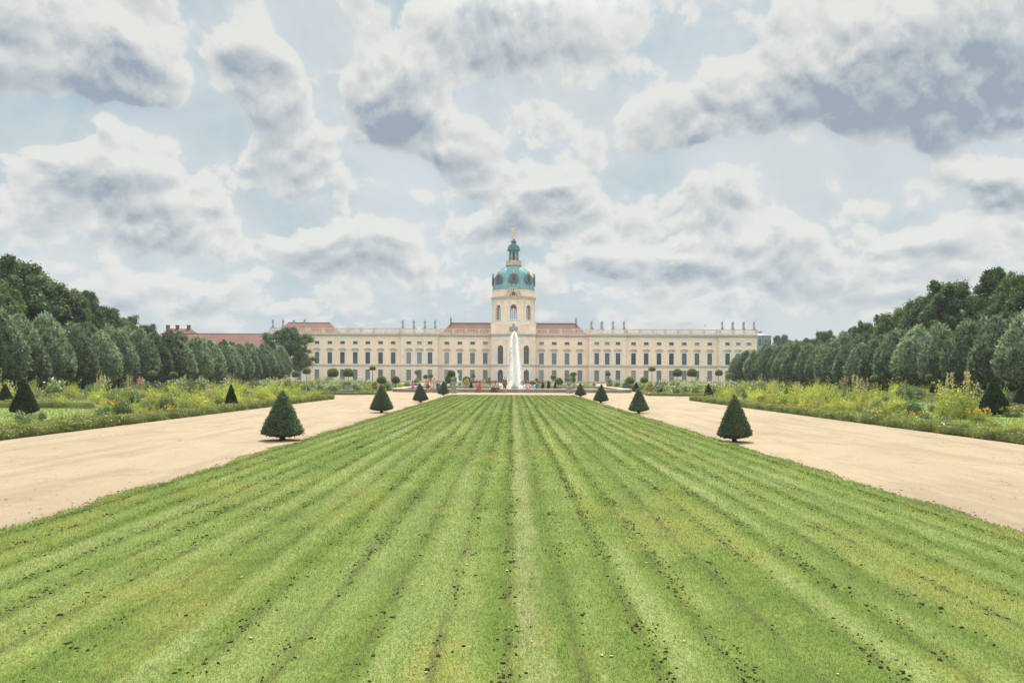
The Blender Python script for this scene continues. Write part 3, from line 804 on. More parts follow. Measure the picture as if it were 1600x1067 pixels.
# ================================================================ ground, path, lawn
def ground_mats():
    # park ground
    m, nt, out = mat('park_ground'); N = NT(nt); b = N.n('ShaderNodeBsdfPrincipled'); p = N.pos()
    c = N.mix(N.mr(N.noise(p, .15, 5), .35, .65), (.10,.14,.045), (.16,.17,.07)); c = N.mix(N.mr(N.noise(p, 3, 5), .4, .7, 0, .6), c, (.07,.10,.03))
    N.l(c, b.inputs['Base Color']); b.inputs['Roughness'].default_value = .95; N.l(b.outputs[0], out.inputs[0]); M['park'] = m
    # sandy gravel
    m, nt, out = mat('sandy_gravel'); N = NT(nt); b = N.n('ShaderNodeBsdfPrincipled'); p = N.pos()
    c = N.mix(N.mr(N.noise(N.mapping(p, (1,.45,1)), .35, 5, .6), .32, .68), GRAV_A, GRAV_B)
    c = N.mix(N.mr(N.noise(p, 9, 5, .7), .42, .72, 0, .35), c, GRAV_C)
    c = N.mix(N.mr(N.noise(N.mapping(p, (1,.10,1)), 1.3, 5, .65), .47, .62, 0, .6), c, (.235,.19,.132))
    c = N.mix(N.mr(N.noise(p, .55, 5, .7), .52, .68, 0, .6), c, (.225,.175,.118))
    c = N.mix(N.mr(N.noise(p, 1.7, 5, .75), .53, .66, 0, .45), c, (.345,.285,.205))
    c = N.mix(N.mr(N.noise(p, 24, 4, .75), .50, .68, 0, .38), c, (.20,.145,.092))
    c = N.mix(N.mr(N.noise(p, 70, 3, .7), .50, .68, 0, .6), c, (.18,.12,.07))
    c = N.mix(N.mr(N.noise(p, 95, 2, .7), .60, .72, 0, .5), c, (.46,.38,.28))
    c = N.mix(N.mr(N.noise(N.mapping(p, (1,.2,1)), 2.2, 4, .6), .52, .7, 0, .25), c, (.33,.27,.20))
    N.l(c, b.inputs['Base Color']); b.inputs['Roughness'].default_value = .95; b.inputs['Specular IOR Level'].default_value = .1
    bp = N.n('ShaderNodeBump'); bp.inputs['Strength'].default_value = .8; bp.inputs['Distance'].default_value = .02
    h = N.math('ADD', N.noise(p, 60, 4, .7), N.math('MULTIPLY', N.noise(p, 4, 4), .8)); N.l(h, bp.inputs['Height']); N.l(bp.outputs[0], b.inputs['Normal'])
    N.l(b.outputs[0], out.inputs[0]); M['gravel'] = m
    # lawn colour group: position -> colour
    g = bpy.data.node_groups.new('lawn_colour', 'ShaderNodeTree')
    g.interface.new_socket('Color', in_out='OUTPUT', socket_type='NodeSocketColor')
    N = NT(g); go = N.n('NodeGroupOutput'); p = N.pos()
    sp = N.n('ShaderNodeSeparateXYZ'); N.l(p, sp.inputs[0]); X, Y = sp.outputs[0], sp.outputs[1]
    wob = N.math('MULTIPLY', N.math('SUBTRACT', N.noise(N.mapping(p, (.3,.12,0)), 1.0, 2), .5), .22)
    Xw = N.math('ADD', X, wob)
    cx = N.n('ShaderNodeCombineXYZ'); N.l(Xw, cx.inputs[0]); N.l(N.math('MULTIPLY', Y, .045), cx.inputs[1])
    c = N.mix(N.mr(N.noise(p, 1.1, 5, .65), .35, .65), GR_MID, GR_DARK)
    # one strip every half metre: a drill line, then turf combed pale to one side of it
    X2 = N.math('ADD', N.math('MULTIPLY', Xw, 2.0), .06); fr = N.math('FRACT', X2); idn = N.math('FLOOR', X2)
    wn = N.n('ShaderNodeTexWhiteNoise', noise_dimensions='1D'); N.l(idn, wn.inputs['W']); rs = wn.outputs['Value']
    ci = N.n('ShaderNodeCombineXYZ'); N.l(N.math('MULTIPLY', idn, 7.3), ci.inputs[0]); N.l(N.math('MULTIPLY', Y, .09), ci.inputs[1])
    along = N.mr(N.noise(ci.outputs[0], 1.0, 4, .65), .36, .60)
    pale = N.math('MULTIPLY', N.mr(fr, .10, .26, 0, 1), N.mr(fr, .42, .80, 1, 0))
    pale = N.math('MULTIPLY', N.math('MULTIPLY', pale, along), N.math('MULTIPLY_ADD', rs, .75, .35), clamp=True)
    fray = N.mr(N.noise(N.mapping(p, (9,1.1,0)), 1.0, 4, .7), .34, .62, .35, 1.0)
    c = N.mix(N.math('MULTIPLY', pale, fray), c, GR_LIGHT)
    c = N.mix(N.math('MULTIPLY', N.mr(fr, .62, .92, 0, 1), .55), c, GR_DARK)
    c = N.mix(N.mr(N.noise(cx.outputs[0], 1.3, 3, .55), .46, .70, 0, .5), c, GR_LIGHT)
    cy = N.n('ShaderNodeCombineXYZ'); N.l(Xw, cy.inputs[0]); N.l(N.math('MULTIPLY', Y, .3), cy.inputs[1]); cy.inputs[2].default_value = 4.0
    c = N.mix(N.mr(N.noise(cy.outputs[0], .85, 5, .7), .50, .68, 0, .7), c, GR_YELLOW)
    c = N.mix(N.mr(N.noise(p, 7, 5, .7), .45, .75, 0, .45), c, GR_DARK)
    df = N.math('MINIMUM', fr, N.math('SUBTRACT', 1.0, fr))
    line = N.math('MULTIPLY', N.mr(df, .02, .13, 1, 0), N.mr(N.noise(N.mapping(p, (3.0,.7,0)), 1.0, 6, .8), .40, .58))
    c = N.mix(N.math('MULTIPLY', line, .58), c, (.085,.075,.038))
    # bleached strip near the middle
    dm = N.math('ABSOLUTE', N.math('SUBTRACT', Xw, .17))
    st = N.math('MULTIPLY', N.mr(dm, .04, .20, 1, 0), N.mr(N.noise(N.mapping(p, (2.5,.35,0)), 1.3, 5, .7), .36, .58))
    c = N.mix(N.math('MULTIPLY', st, .48), c, (.31,.285,.155))
    N.l(c, go.inputs[0])
    def lawnmat(name, blade):
        m, nt, out = mat(name); N = NT(nt); b = N.n('ShaderNodeBsdfPrincipled')
        gg = N.n('ShaderNodeGroup'); gg.node_tree = g; c = gg.outputs[0]; p = N.pos()
        if blade:
            c = N.mix(N.mr(N.island(), .0, 1.0, 0, .16), c, (.28,.34,.10))
            c = N.vm('SCALE', c, N.mr(N.island(), 0, 1, .86, 1.12, False))
        else: c = N.mix(N.mr(N.noise(p, 45, 4, .75), .38, .68, 0, .75), c, (.055,.085,.02))
        N.l(c, b.inputs['Base Color']); b.inputs['Roughness'].default_value = .6 if blade else .9; b.inputs['Specular IOR Level'].default_value = .25 if blade else .1
        if blade:
            t = N.n('ShaderNodeBsdfTranslucent'); N.l(N.vm('MULTIPLY', c, (1.15,1.2,.55)), t.inputs[0])
            mx = N.n('ShaderNodeMixShader'); mx.inputs[0].default_value = .3; N.l(b.outputs[0], mx.inputs[1]); N.l(t.outputs[0], mx.inputs[2]); N.l(mx.outputs[0], out.inputs[0])
        else:
            bp = N.n('ShaderNodeBump'); bp.inputs['Strength'].default_value = .6; bp.inputs['Distance'].default_value = .02
            N.l(N.noise(p, 30, 5, .7), bp.inputs['Height']); N.l(bp.outputs[0], b.inputs['Normal']); N.l(b.outputs[0], out.inputs[0])
        return m
    M['lawn'] = lawnmat('mown_lawn', False); M['blade'] = lawnmat('grass_blade', True)
GRAV_A, GRAV_B, GRAV_C = (.345,.282,.190), (.295,.242,.166), (.345,.262,.168)
GR_MID, GR_DARK, GR_LIGHT, GR_YELLOW = (.148,.203,.040), (.098,.150,.028), (.265,.305,.122), (.245,.238,.062)
ground_mats()
LX0, LX1, LY0, LY1 = -6.25, 6.35, -9.0, 79.5

def sheet(name, x0, x1, y0, y1, z, m, nx=1, ny=1):
    V = [(x0+(x1-x0)*i/nx, y0+(y1-y0)*j/ny, z) for j in range(ny+1) for i in range(nx+1)]
    Fa = [(j*(nx+1)+i, j*(nx+1)+i+1, (j+1)*(nx+1)+i+1, (j+1)*(nx+1)+i) for j in range(ny) for i in range(nx)]
    mb = MB(); mb.add(V, Fa); return tag(mb.build(name, m), kind='structure')
sheet('ground', -2500, 2500, -300, 4000, -.02, M['park'])
sheet('gravel_path', -47, 47, -15, 228, 0, M['gravel'])
# the long lawn: a sheet with slightly wandering edges
def lawn_half(y):
    w = .08*math.sin(y*.9)+.06*math.sin(y*2.3+1)+.045*math.sin(y*5.1)+.03*math.sin(y*9.7)
    return LX0+w, LX1+.06*math.sin(y*1.1+2)+.05*math.sin(y*2.9)
mb = MB(); ys = list(np.linspace(LY0, LY1, 300))
for a, b in zip(ys, ys[1:]):
    (l0, r0), (l1, r1) = lawn_half(a), lawn_half(b)
    mb.face([(l0,a,.03),(r0,a,.03),(r1,b,.03),(l1,b,.03)])
    mb.face([(l0-.05,a,.001),(l0,a,.03),(l1,b,.03),(l1-.05,b,.001)]); mb.face([(r0,a,.03),(r0+.05,a,.001),(r1+.05,b,.001),(r1,b,.03)])
mb.face([(LX0,LY1,.03),(LX1,LY1,.03),(LX1,LY1+.05,.001),(LX0,LY1+.05,.001)])
tag(mb.build('lawn', M['lawn']), kind='structure')

YS_ = np.linspace(0, 82, 1200); LH_ = np.array([lawn_half(v)[0] for v in YS_]); RH_ = np.array([lawn_half(v)[1] for v in YS_])
def grass():
    Ps, hs, ws = [], [], []
    for y0, y1, dens, w, h in ((3.6, 8, 5200, .0042, .028), (8, 13, 2700, .0065, .03), (13, 22, 1100, .011, .032), (22, 40, 420, .02, .034), (40, 79, 150, .038, .036)):
        n = int((LX1-LX0+.1)*(y1-y0)*dens)
        x = RNG.uniform(LX0-.25, LX1+.25, n); y = RNG.uniform(y0, y1, n)
        # a ragged fringe on the borders
        keep = (x > np.interp(y, YS_, LH_)-.07*RNG.random(n)) & (x < np.interp(y, YS_, RH_)+.07*RNG.random(n))
        lim = .2 + np.abs(x) ; vis = np.abs(x) < y*.70 + 2.2
        keep &= vis
        x, y = x[keep], y[keep]; n = len(x)
        Ps.append(np.stack([x, y, np.full(n, .026)], 1)); hs.append(h*RNG.uniform(.4, 1.1, n)); ws.append(w*RNG.uniform(.7, 1.4, n))
    P = np.concatenate(Ps); h = np.concatenate(hs); w = np.concatenate(ws); n = len(P)
    x_edge = np.where(P[:,0]<0, P[:,0]-LX0, LX1-P[:,0]); h = np.where(x_edge < .25, h*1.5, h)
    a = RNG.uniform(0, 2*PI, n); side = np.stack([np.cos(a), np.sin(a), np.zeros(n)], 1)
    lean = np.stack([RNG.normal(0,.55,n), RNG.normal(0,.55,n), np.ones(n)], 1)
    comb = np.sin(P[:,0]*4.1+.6*np.sin(P[:,1]*.2))*.5
    lean[:,1] += comb
    tip = P + lean*h[:,None]
    V = np.stack([P-side*w[:,None]*.5, P+side*w[:,None]*.5, tip], 1).reshape(-1,3)
    me = np_mesh('grass', V, np.arange(n*3).reshape(-1,3), M['blade'])
    tag(link('grass', me), 'short mown grass with combed pale bands covering the central lawn', 'grass', kind='stuff')
    return n

ICO = None
def clods():
    t = (1+5**.5)/2
    V0 = unit(np.array([(-1,t,0),(1,t,0),(-1,-t,0),(1,-t,0),(0,-1,t),(0,1,t),(0,-1,-t),(0,1,-t),(t,0,-1),(t,0,1),(-t,0,-1),(-t,0,1)], float))
    F0 = np.array([(0,11,5),(0,5,1),(0,1,7),(0,7,10),(0,10,11),(1,5,9),(5,11,4),(11,10,2),(10,7,6),(7,1,8),(3,9,4),(3,4,2),(3,2,6),(3,6,8),(3,8,9),(4,9,5),(2,4,11),(6,2,10),(8,6,7),(9,8,1)])
    def scatter(name, P, size, flat, m, label, cat):
        n = len(P); S = size[:,None,None]*RNG.uniform(.45,1.5,(n,12,1))*np.array([1,1,flat])*np.stack([RNG.uniform(.7,1.6,n), RNG.uniform(.7,1.3,n), np.ones(n)],1)[:,None,:]
        V = (V0[None]*S); a = RNG.uniform(0, 2*PI, n); c, s = np.cos(a)[:,None], np.sin(a)[:,None]
        V = np.stack([V[...,0]*c-V[...,1]*s, V[...,0]*s+V[...,1]*c, V[...,2]], 2) + P[:,None,:]
        Fa = (F0[None] + (np.arange(n)*12)[:,None,None]).reshape(-1,3)
        tag(link(name, np_mesh(name, V.reshape(-1,3), Fa, m)), label, cat, kind='stuff')
    pts = []; sz = []
    for k in range(-12, 13):
        x0 = k*.5-.03+rnd.uniform(-.04,.04)
        dens = rnd.choice([.3,.7,1,1.3,.5])
        y = 4.4
        while y < 78:
            y += rnd.expovariate(1.0)*.12/dens*(1+y/50)
            c = rnd.choice([1,1,2,3,4,7])
            for _ in range(c):
                pts.append((x0+rnd.gauss(0,.06)+.05*math.sin(y*.12+k*.3), y+rnd.gauss(0,.12), .034)); sz.append(rnd.uniform(.003,.0115)*(1.0+.016*y)*(1.5 if rnd.random()<.08 else 1))
    P = np.array(pts); keep = (P[:,0] > LX0+.1) & (P[:,0] < LX1-.1)
    scatter('soil_crumbs', P[keep], np.array(sz)[keep], .6, M['clod'], 'dark soil crumbs lying in drill lines along the lawn', 'soil')
    n = 5200; yy = 5+70*RNG.random(n)**1.6; sd_ = np.where(RNG.random(n)<.5,-1,1); le = np.array([lawn_half(v) for v in yy]); xx = np.where(sd_<0, le[:,0], le[:,1])+sd_*RNG.gamma(1.3,.06,n)
    scatter('edge_soil', np.stack([xx,yy,np.full(n,.006)],1), RNG.uniform(.004,.012,n)*(1+yy/28), .5, M['edge'], 'loose brown soil spilled along the borders of the lawn', 'soil')
    n = 420; yy = 8+50*RNG.random(n)**1.5; xx = RNG.uniform(6.5,15.0,n)*np.where(RNG.random(n)<.5,-1,1)
    scatter('fallen_leaves', np.stack([xx,yy,np.full(n,.012)],1), RNG.uniform(.012,.024,n), .12, M['litter'], 'dry fallen leaves strewn over the gravel paths', 'leaves')
    n = 9000; yy = 9+30*RNG.random(n)**1.7; xx = RNG.uniform(6.5,15.2,n)*np.where(RNG.random(n)<.5,-1,1)
    scatter('gravel_stones', np.stack([xx,yy,np.full(n,.004)],1), RNG.uniform(.0025,.006,n)*(1+yy/40), .4, M['pebble'], 'small sandy stones strewn over the gravel paths', 'gravel')
    n = 150; yy = 4.6+30*RNG.random(n)**1.5
    P = np.stack([RNG.normal(.25,1.6,n), yy, np.full(n,.040)],1)
    scatter('dry_clippings', P, RNG.uniform(.005,.016,n), .12, M['drygrass'], 'pale dry clippings scattered near the middle of the lawn', 'clippings')

# ================================================================ plants
L = {}
L['linden']  = leafmat('linden_leaf', (.056,.104,.052), (.30,.36,.24), .30, .5, .35, (1.15,1.2,.75), .38)
L['forest']  = leafmat('forest_leaf', (.048,.085,.036), (.115,.160,.070), .22, .6, .2)
L['forest2'] = leafmat('lighter_forest_leaf', (.068,.112,.042), (.145,.185,.078), .24, .6, .2)
L['yew']     = leafmat('yew_needle', (.042,.072,.034), (.16,.19,.105), .22, .5, .3, ovar=.1)
L['dark_yew'] = leafmat('dark_yew_needle', (.018,.036,.016), (.055,.080,.036), .12, .6, .2, ovar=.1)
L['box']     = leafmat('box_leaf', (.13,.17,.045), (.25,.27,.095), .28, .45, .4)
L['ball']    = leafmat('clipped_ball_leaf', (.10,.15,.05), (.22,.27,.095), .25, .45, .4)
L['lime']    = leafmat('lime_green_leaf', (.23,.28,.065), (.40,.42,.125), .42, .5, .3)
L['mid']     = leafmat('mid_green_leaf', (.12,.18,.05), (.23,.28,.10), .38, .5, .3)
L['grey']    = leafmat('grey_green_leaf', (.16,.21,.12), (.27,.31,.20), .3, .55, .3)
L['deep']    = leafmat('deep_green_leaf', (.06,.11,.045), (.12,.17,.075), .34, .5, .35)
L['cover']   = leafmat('bed_cover_leaf', (.15,.21,.05), (.27,.31,.10), .38, .5, .3)
L['lawnleaf'] = leafmat('panel_grass_blade', (.15,.20,.06), (.24,.28,.11), .35, .6, .2)
def petal(n, a, b): return leafmat(n, a, b, .3, .6, .2, tcol=(1,1,1), ovar=.1)
L['yellow'] = petal('yellow_petal', (.55,.40,.05), (.66,.54,.14))
L['orange'] = petal('orange_petal', (.60,.30,.04), (.64,.42,.08))
L['white']  = petal('white_petal', (.66,.64,.56), (.75,.74,.70))
L['pink']   = petal('pale_pink_spike', (.40,.34,.18), (.50,.42,.25))
L['mauve']  = petal('mauve_petal', (.36,.27,.34), (.50,.40,.44))
L['redp']   = petal('dusky_red_leaf', (.14,.06,.05), (.22,.11,.08))

def cone_mesh(n=9000, h=1.5, r=.60, leaf=.045, skew=0.0):
    """clipped cone: body above a short bare stem"""
    prof = [(.02,1.0),(.22,.82),(.45,.59),(.70,.32),(.97,.03),(1.0,-.01),(.93,-.035),(.5,-.09),(.16,-.12)]
    z0 = .26
    core = MB(); core.lathe([(max(.01, rr*r-.03), z0+zz*(h-z0)-(.02 if rr > .1 else .05)) for rr, zz in prof[::-1]], (0,0,0), 26)
    V1 = np.array(core.v); F1 = [f for f in core.f if len(f) == 4]
    V1[:,0] += skew*V1[:,2]
    seg = np.array([(prof[i], prof[i+1]) for i in range(len(prof)-1)])
    ln = np.hypot((seg[:,1,0]-seg[:,0,0])*r, (seg[:,1,1]-seg[:,0,1])*(h-z0)); ar = ln*(seg[:,0,0]+seg[:,1,0])*r
    k = RNG.choice(len(seg), n, p=ar/ar.sum()); ra, rb = seg[k,0,0], seg[k,1,0]
    u = RNG.random(n); u = np.where(rb > ra, np.sqrt(u*(rb**2-ra**2)+ra**2+1e-9)-ra, u*(rb-ra)); 
    t = np.where(np.abs(rb-ra) > 1e-6, u/np.where(np.abs(rb-ra)>1e-6, rb-ra, 1), RNG.random(n)); t = np.clip(t, 0, 1)
    rr = (ra+(rb-ra)*t)*r; zz = z0+(seg[k,0,1]+(seg[k,1,1]-seg[k,0,1])*t)*(h-z0)
    a = RNG.uniform(0, 2*PI, n)
    slope = np.where(seg[k,1,1] < seg[k,0,1], np.where(rb > ra, .42, -.9), .3)
    out = unit(np.stack([np.cos(a), np.sin(a), slope], 1))
    off = RNG.normal(0, .014, n) + .011*np.sin(a*3+zz*7+skew*90)*np.sin(zz*9+a) + .05*(RNG.random(n) < .03)
    P = np.stack([rr*np.cos(a)+skew*zz, rr*np.sin(a), zz], 1) + out*off[:,None]
    V2, F2 = leaves_from(P, out, leaf, .5, .15, .9)
    return joinm([(V1, np.array(F1), 0), (V2, F2, 0)])

def stem_mb(r0, r1, h, n=8, wob=.02):
    m = MB(); P = [(rnd.uniform(-wob,wob) if i else 0, rnd.uniform(-wob,wob) if i else 0, h*i/4) for i in range(5)]
    m.tube(P, [r0*1.35]+[r0+(r1-r0)*i/4 for i in range(1,5)], n); return m

def blob_crown(blobs, n, leaf, mid=0, asp=.6, up=.25, shell=.35, jit=.8, corek=.72, hang=0):
    parts = []
    w = np.array([b[1][0]*b[1][2] for b in blobs]); w = w/w.sum()
    k = RNG.choice(len(blobs), n, p=w)
    Cc = np.array([b[0] for b in blobs], float)[k]; Rr = np.array([b[1] for b in blobs], float)[k]
    d = rdir(n); d[:,2] = np.where(d[:,2] < -.55, -d[:,2], d[:,2])
    q = 1 - shell*RNG.random(n)**1.6
    bump = 1+.13*np.sin(d[:,0]*7+Cc[:,0]*3)*np.sin(d[:,2]*6+Cc[:,2]*2)+.08*np.sin(d[:,1]*9+Cc[:,1])
    P = Cc + d*Rr*(q*bump)[:,None]
    n_ = len(P); T = unit(rdir(n_)*jit+d*.45+np.array([0,0,up-hang])); Nn = unit(d*1.0+rdir(n_)*.5+np.array([0,0,.25]))
    Ls = leaf*RNG.uniform(.6,1.35,n_); V, Fa = leaf_quads(P, Ls, Ls*asp, T, Nn)
    parts.append((V, Fa, mid))
    for c, r in blobs:
        V, Fa = sphere_np(c, np.asarray(r)*corek, 12, 8, .25); parts.append((V, Fa, mid))
    return parts

def linden_mesh(seed):
    """clipped egg-shaped crown: small rosettes of leaves set close over a solid egg"""
    h, w, z0 = 5.9, 2.08, 1.25
    env = lambda z: np.sin(PI*np.clip(z,.0,1)**.60)**.72*(1-.06*z)
    N_ = 2600; z = RNG.random(N_); z = z[RNG.random(N_) < env(z)][:1150]; n = len(z)
    a = RNG.uniform(0, 2*PI, n)
    lump = 1+.05*np.sin(a*2+seed+z*3)+.045*np.sin(a*5+z*9+seed*2)+.035*np.sin(a*9-z*21+seed)
    dz = (env(np.clip(z+.02,0,1))-env(np.clip(z-.02,0,1)))*w/(.04*h); srf = unit(np.stack([np.cos(a), np.sin(a), -dz], 1))
    q = w*env(z)*lump*RNG.normal(.985, .035, n)
    base = np.stack([q*np.cos(a), q*np.sin(a), z0+z*h], 1)
    tn = unit(srf+rdir(n)*.68); k = 9
    B = np.repeat(base, k, 0); S3 = np.repeat(tn, k, 0)
    d = rdir(n*k); d = unit(d-S3*np.sum(d*S3,1,keepdims=True)*.8)
    P = B+d*RNG.uniform(.05,.24,(n*k,1))
    T = unit(d+S3*.45+np.array([0,0,.25])); Nn = unit(S3+d*.25+rdir(n*k)*.28)
    Ls = .24*RNG.uniform(.6,1.3,n*k); V, Fa = leaf_quads(P, Ls, Ls*.62, T, Nn)
    parts = [(V, Fa, 0)]
    m = 800; i = RNG.integers(0, n, m); dirn = unit(srf[i]+np.array([0,0,.7])+rdir(m)*.3)
    V, Fa = leaf_quads(base[i]+dirn*.2, np.full(m,.40), np.full(m,.13), dirn, rdir(m)); parts.append((V, Fa, 0))
    mbv = MB(); mbv.lathe([(max(.02, w*.86*float(env(np.array(t_)))), z0+.1+t_*h*.96) for t_ in [i/12 for i in range(13)]], (0,0,0), 18)
    V = np.array(mbv.v); V[:,:2] *= (1+.06*np.sin(V[:,2:3]*3+seed)); parts.append((V, np.array([f for f in mbv.f if len(f) == 4]), 0))
    return np_mesh('linden_crown', *joinm(parts)[:2], L['linden'])

def big_tree(seed, h, w, m, conic=.0):
    """round-headed park tree about h high and w wide: (trunk mesh, crown mesh)"""
    r = random.Random(seed); blobs = []
    cz = h*.60
    nb = 120
    for i in range(nb):
        t = r.random(); ph = r.uniform(0, 2*PI)
        zz = h*(.26+.70*t); env = math.sin(PI*(.10+.84*t)**(.85))**.65*(1-conic*t)
        rad = w/2*env*r.uniform(.35, 1.0); br = w*r.uniform(.05,.105)*(1-.25*t)
        blobs.append(((rad*math.cos(ph), rad*math.sin(ph), zz), (br*1.05, br*1.05, br*r.uniform(.9,1.5))))
    for t in (.35,.55,.72,.86): blobs.append(((0,0,h*t), (w*.26*(1-.5*t), w*.26*(1-.5*t), h*.12)))
    parts = blob_crown(blobs, 26000, .27*h/15+.04, 0, .62, .3, .45, .9, .60)
    # loose outer twigs
    d = rdir(3500); b = [blobs[i] for i in RNG.integers(0, nb, 3500)]
    P = np.array([x[0] for x in b])+d*np.array([x[1] for x in b])*RNG.uniform(1.0,1.45,(3500,1))
    V, Fa = leaves_from(P, d, .30, .6, .2, .9); parts.append((V, Fa, 0))
    V, Fa, _ = joinm(parts)
    cr = np_mesh('crown', V, Fa, m)
    t = MB(); t.tube([(0,0,-.1),(.05,0,h*.15),(.1,.05,h*.4),(0,0,h*.8)], [w*.045,w*.032,w*.026,.06], 9)
    for i in range(7):
        b = blobs[r.randrange(nb)][0]; z = h*r.uniform(.18,.45); t.tube([(.05,0,z),(b[0]*.5,b[1]*.5,z+(b[2]-z)*.45),b], [w*.018,w*.012,.04], 6)
    return t.mesh('trunk', M['bark'], True), cr

ORD = ['first','second','third','fourth','fifth','sixth','seventh','eighth','ninth','tenth','eleventh','twelfth','thirteenth','fourteenth','fifteenth','sixteenth','seventeenth','eighteenth','nineteenth','twentieth',
       'twenty-first','twenty-second','twenty-third','twenty-fourth','twenty-fifth','twenty-sixth','twenty-seventh','twenty-eighth','twenty-ninth','thirtieth','thirty-first','thirty-second','thirty-third','thirty-fourth','thirty-fifth','thirty-sixth','thirty-seventh','thirty-eighth']

def treecopy(name, tm, cm, loc, rz, sc, label, cat, group, tn='trunk', cn='crown'):
    e = empty(name, loc, rz); e.scale = sc if isinstance(sc, tuple) else (sc,)*3
    link(tn, tm, e); link(cn, cm, e)
    return tag(e, label, cat, group)

def trees():
    lm = [linden_mesh(s) for s in (1.0, 2.7, 4.1, 5.9, 7.7)]
    tk = [stem_mb(.15,.11,2.6).mesh('trunk', M['bark'], True) for _ in range(3)]
    for sgn, side in ((-1, 'left'), (1, 'right')):
        for row, X in enumerate((44.8, 50.4)):
            y = 58.0+row*2.0; k = 0
            while y < 152:
                sc = rnd.uniform(.88, 1.10)*(1.13 if row else 1)
                wide = rnd.uniform(.90, 1.04)/(1.08 if row else 1)
                rw = ('front row', 'middle row', 'back row')[row]
                treecopy('clipped_linden', tk[k%3], lm[(k*3+row)%5], (sgn*(X+rnd.uniform(-.3,.3)), y, 0), rnd.uniform(0,6.28), (sc*wide, sc*wide, sc),
                         f'clipped dark linden, {ORD[k]} from the near end in the {rw} {side} of the garden', 'tree', f'clipped lindens in rows {side} of the garden')
                y += 4.35+rnd.uniform(-.45,.45)+(.25 if row == 2 else 0); k += 1
    bt = [big_tree(3, 16, 11, L['forest']), big_tree(8, 15, 10, L['forest2'], .15), big_tree(12, 17, 9.5, L['forest'], .35), big_tree(21, 14, 12, L['forest2'], .05)]
    # photograph pixel of the top, depth, variant, width factor
    LT = [(18,402,96,0,1.15),(62,432,100,3,1.0),(-45,395,88,2,1.2),(100,449,106,1,1.0),(138,454,112,2,.9),(165,478,120,0,.9),(196,494,130,3,.8),(232,506,150,0,.8),(-10,440,84,1,1.0),(120,470,102,0,.8),(80,452,122,0,1.0),(40,420,118,1,1.1),(215,512,138,1,.7)]
    RT = [(1590,428,88,1,.9),(1552,419,96,2,1.0),(1478,438,104,0,1.0),(1445,462,110,1,.9),(1412,478,116,3,.9),(1380,492,124,0,.8),(1350,503,132,1,.8),(1640,425,84,0,1.1),(1572,476,112,0,.9),(1512,486,116,3,.9),(1290,516,185,0,.9),(1330,512,150,2,.7),(1430,482,130,0,.9)]
    hs = (16, 15, 17, 14)
    for lst, side in ((LT, 'left'), (RT, 'right')):
        for i, (px, py, Y, v, wf) in enumerate(sorted(lst)):
            p = W(px, py, Y); s = p.z/hs[v]*1.0
            ph = 'dense' if v in (0, 3) else 'loose'
            treecopy('park_tree', *bt[v], (p.x, Y, 0), rnd.uniform(0,6.28), (s*wf, s*wf, s), f'tall {ph} dark green park tree behind the clipped rows, {ORD[i]} of those on the {side}', 'tree', f'park trees behind the {side} rows')
    p = W(447, 512, 180); s = p.z/14
    treecopy('park_tree', *big_tree(33, 14, 11.6, L['forest'], -.12), (p.x, 180, 0), 1.0, (s*1.22,s*1.22,s), 'broad dark round tree in front of the end of the palace', 'tree', None)
    for sgn, side in ((-1,'left'),(1,'right')):
        bl = [((sgn*rnd.uniform(57.5,61), y+rnd.uniform(-1,1), rnd.uniform(.8,1.5)), (rnd.uniform(1.4,2.2), rnd.uniform(1.6,2.3), rnd.uniform(1.4,2.3))) for y in np.arange(50, 172, 2.0)]
        V, Fa, _ = joinm(blob_crown(bl, 16000, .34)); tag(link('undergrowth', np_mesh('undergrowth', V, Fa, L['forest'])), f'dark undergrowth in the shade behind the {side} rows of lindens', 'undergrowth', kind='stuff')
    # far trees right of the palace
    for i, (px, py, Y, v, wf) in enumerate([(1215,524,330,2,.8),(1226,523,340,2,.8),(1238,531,300,0,.9),(1200,541,260,3,1.0),(1252,532,280,1,1.0),(1266,528,270,0,1.0),(1232,538,250,3,1.1)]):
        p = W(px, py, Y); s = p.z/hs[v]
        treecopy('distant_tree', *bt[v], (p.x, Y, 0), i*1.3, (s*wf, s*wf, s), f'small far tree on the skyline right of the palace, {ORD[i]} of its clump', 'tree', 'far trees right of the palace')

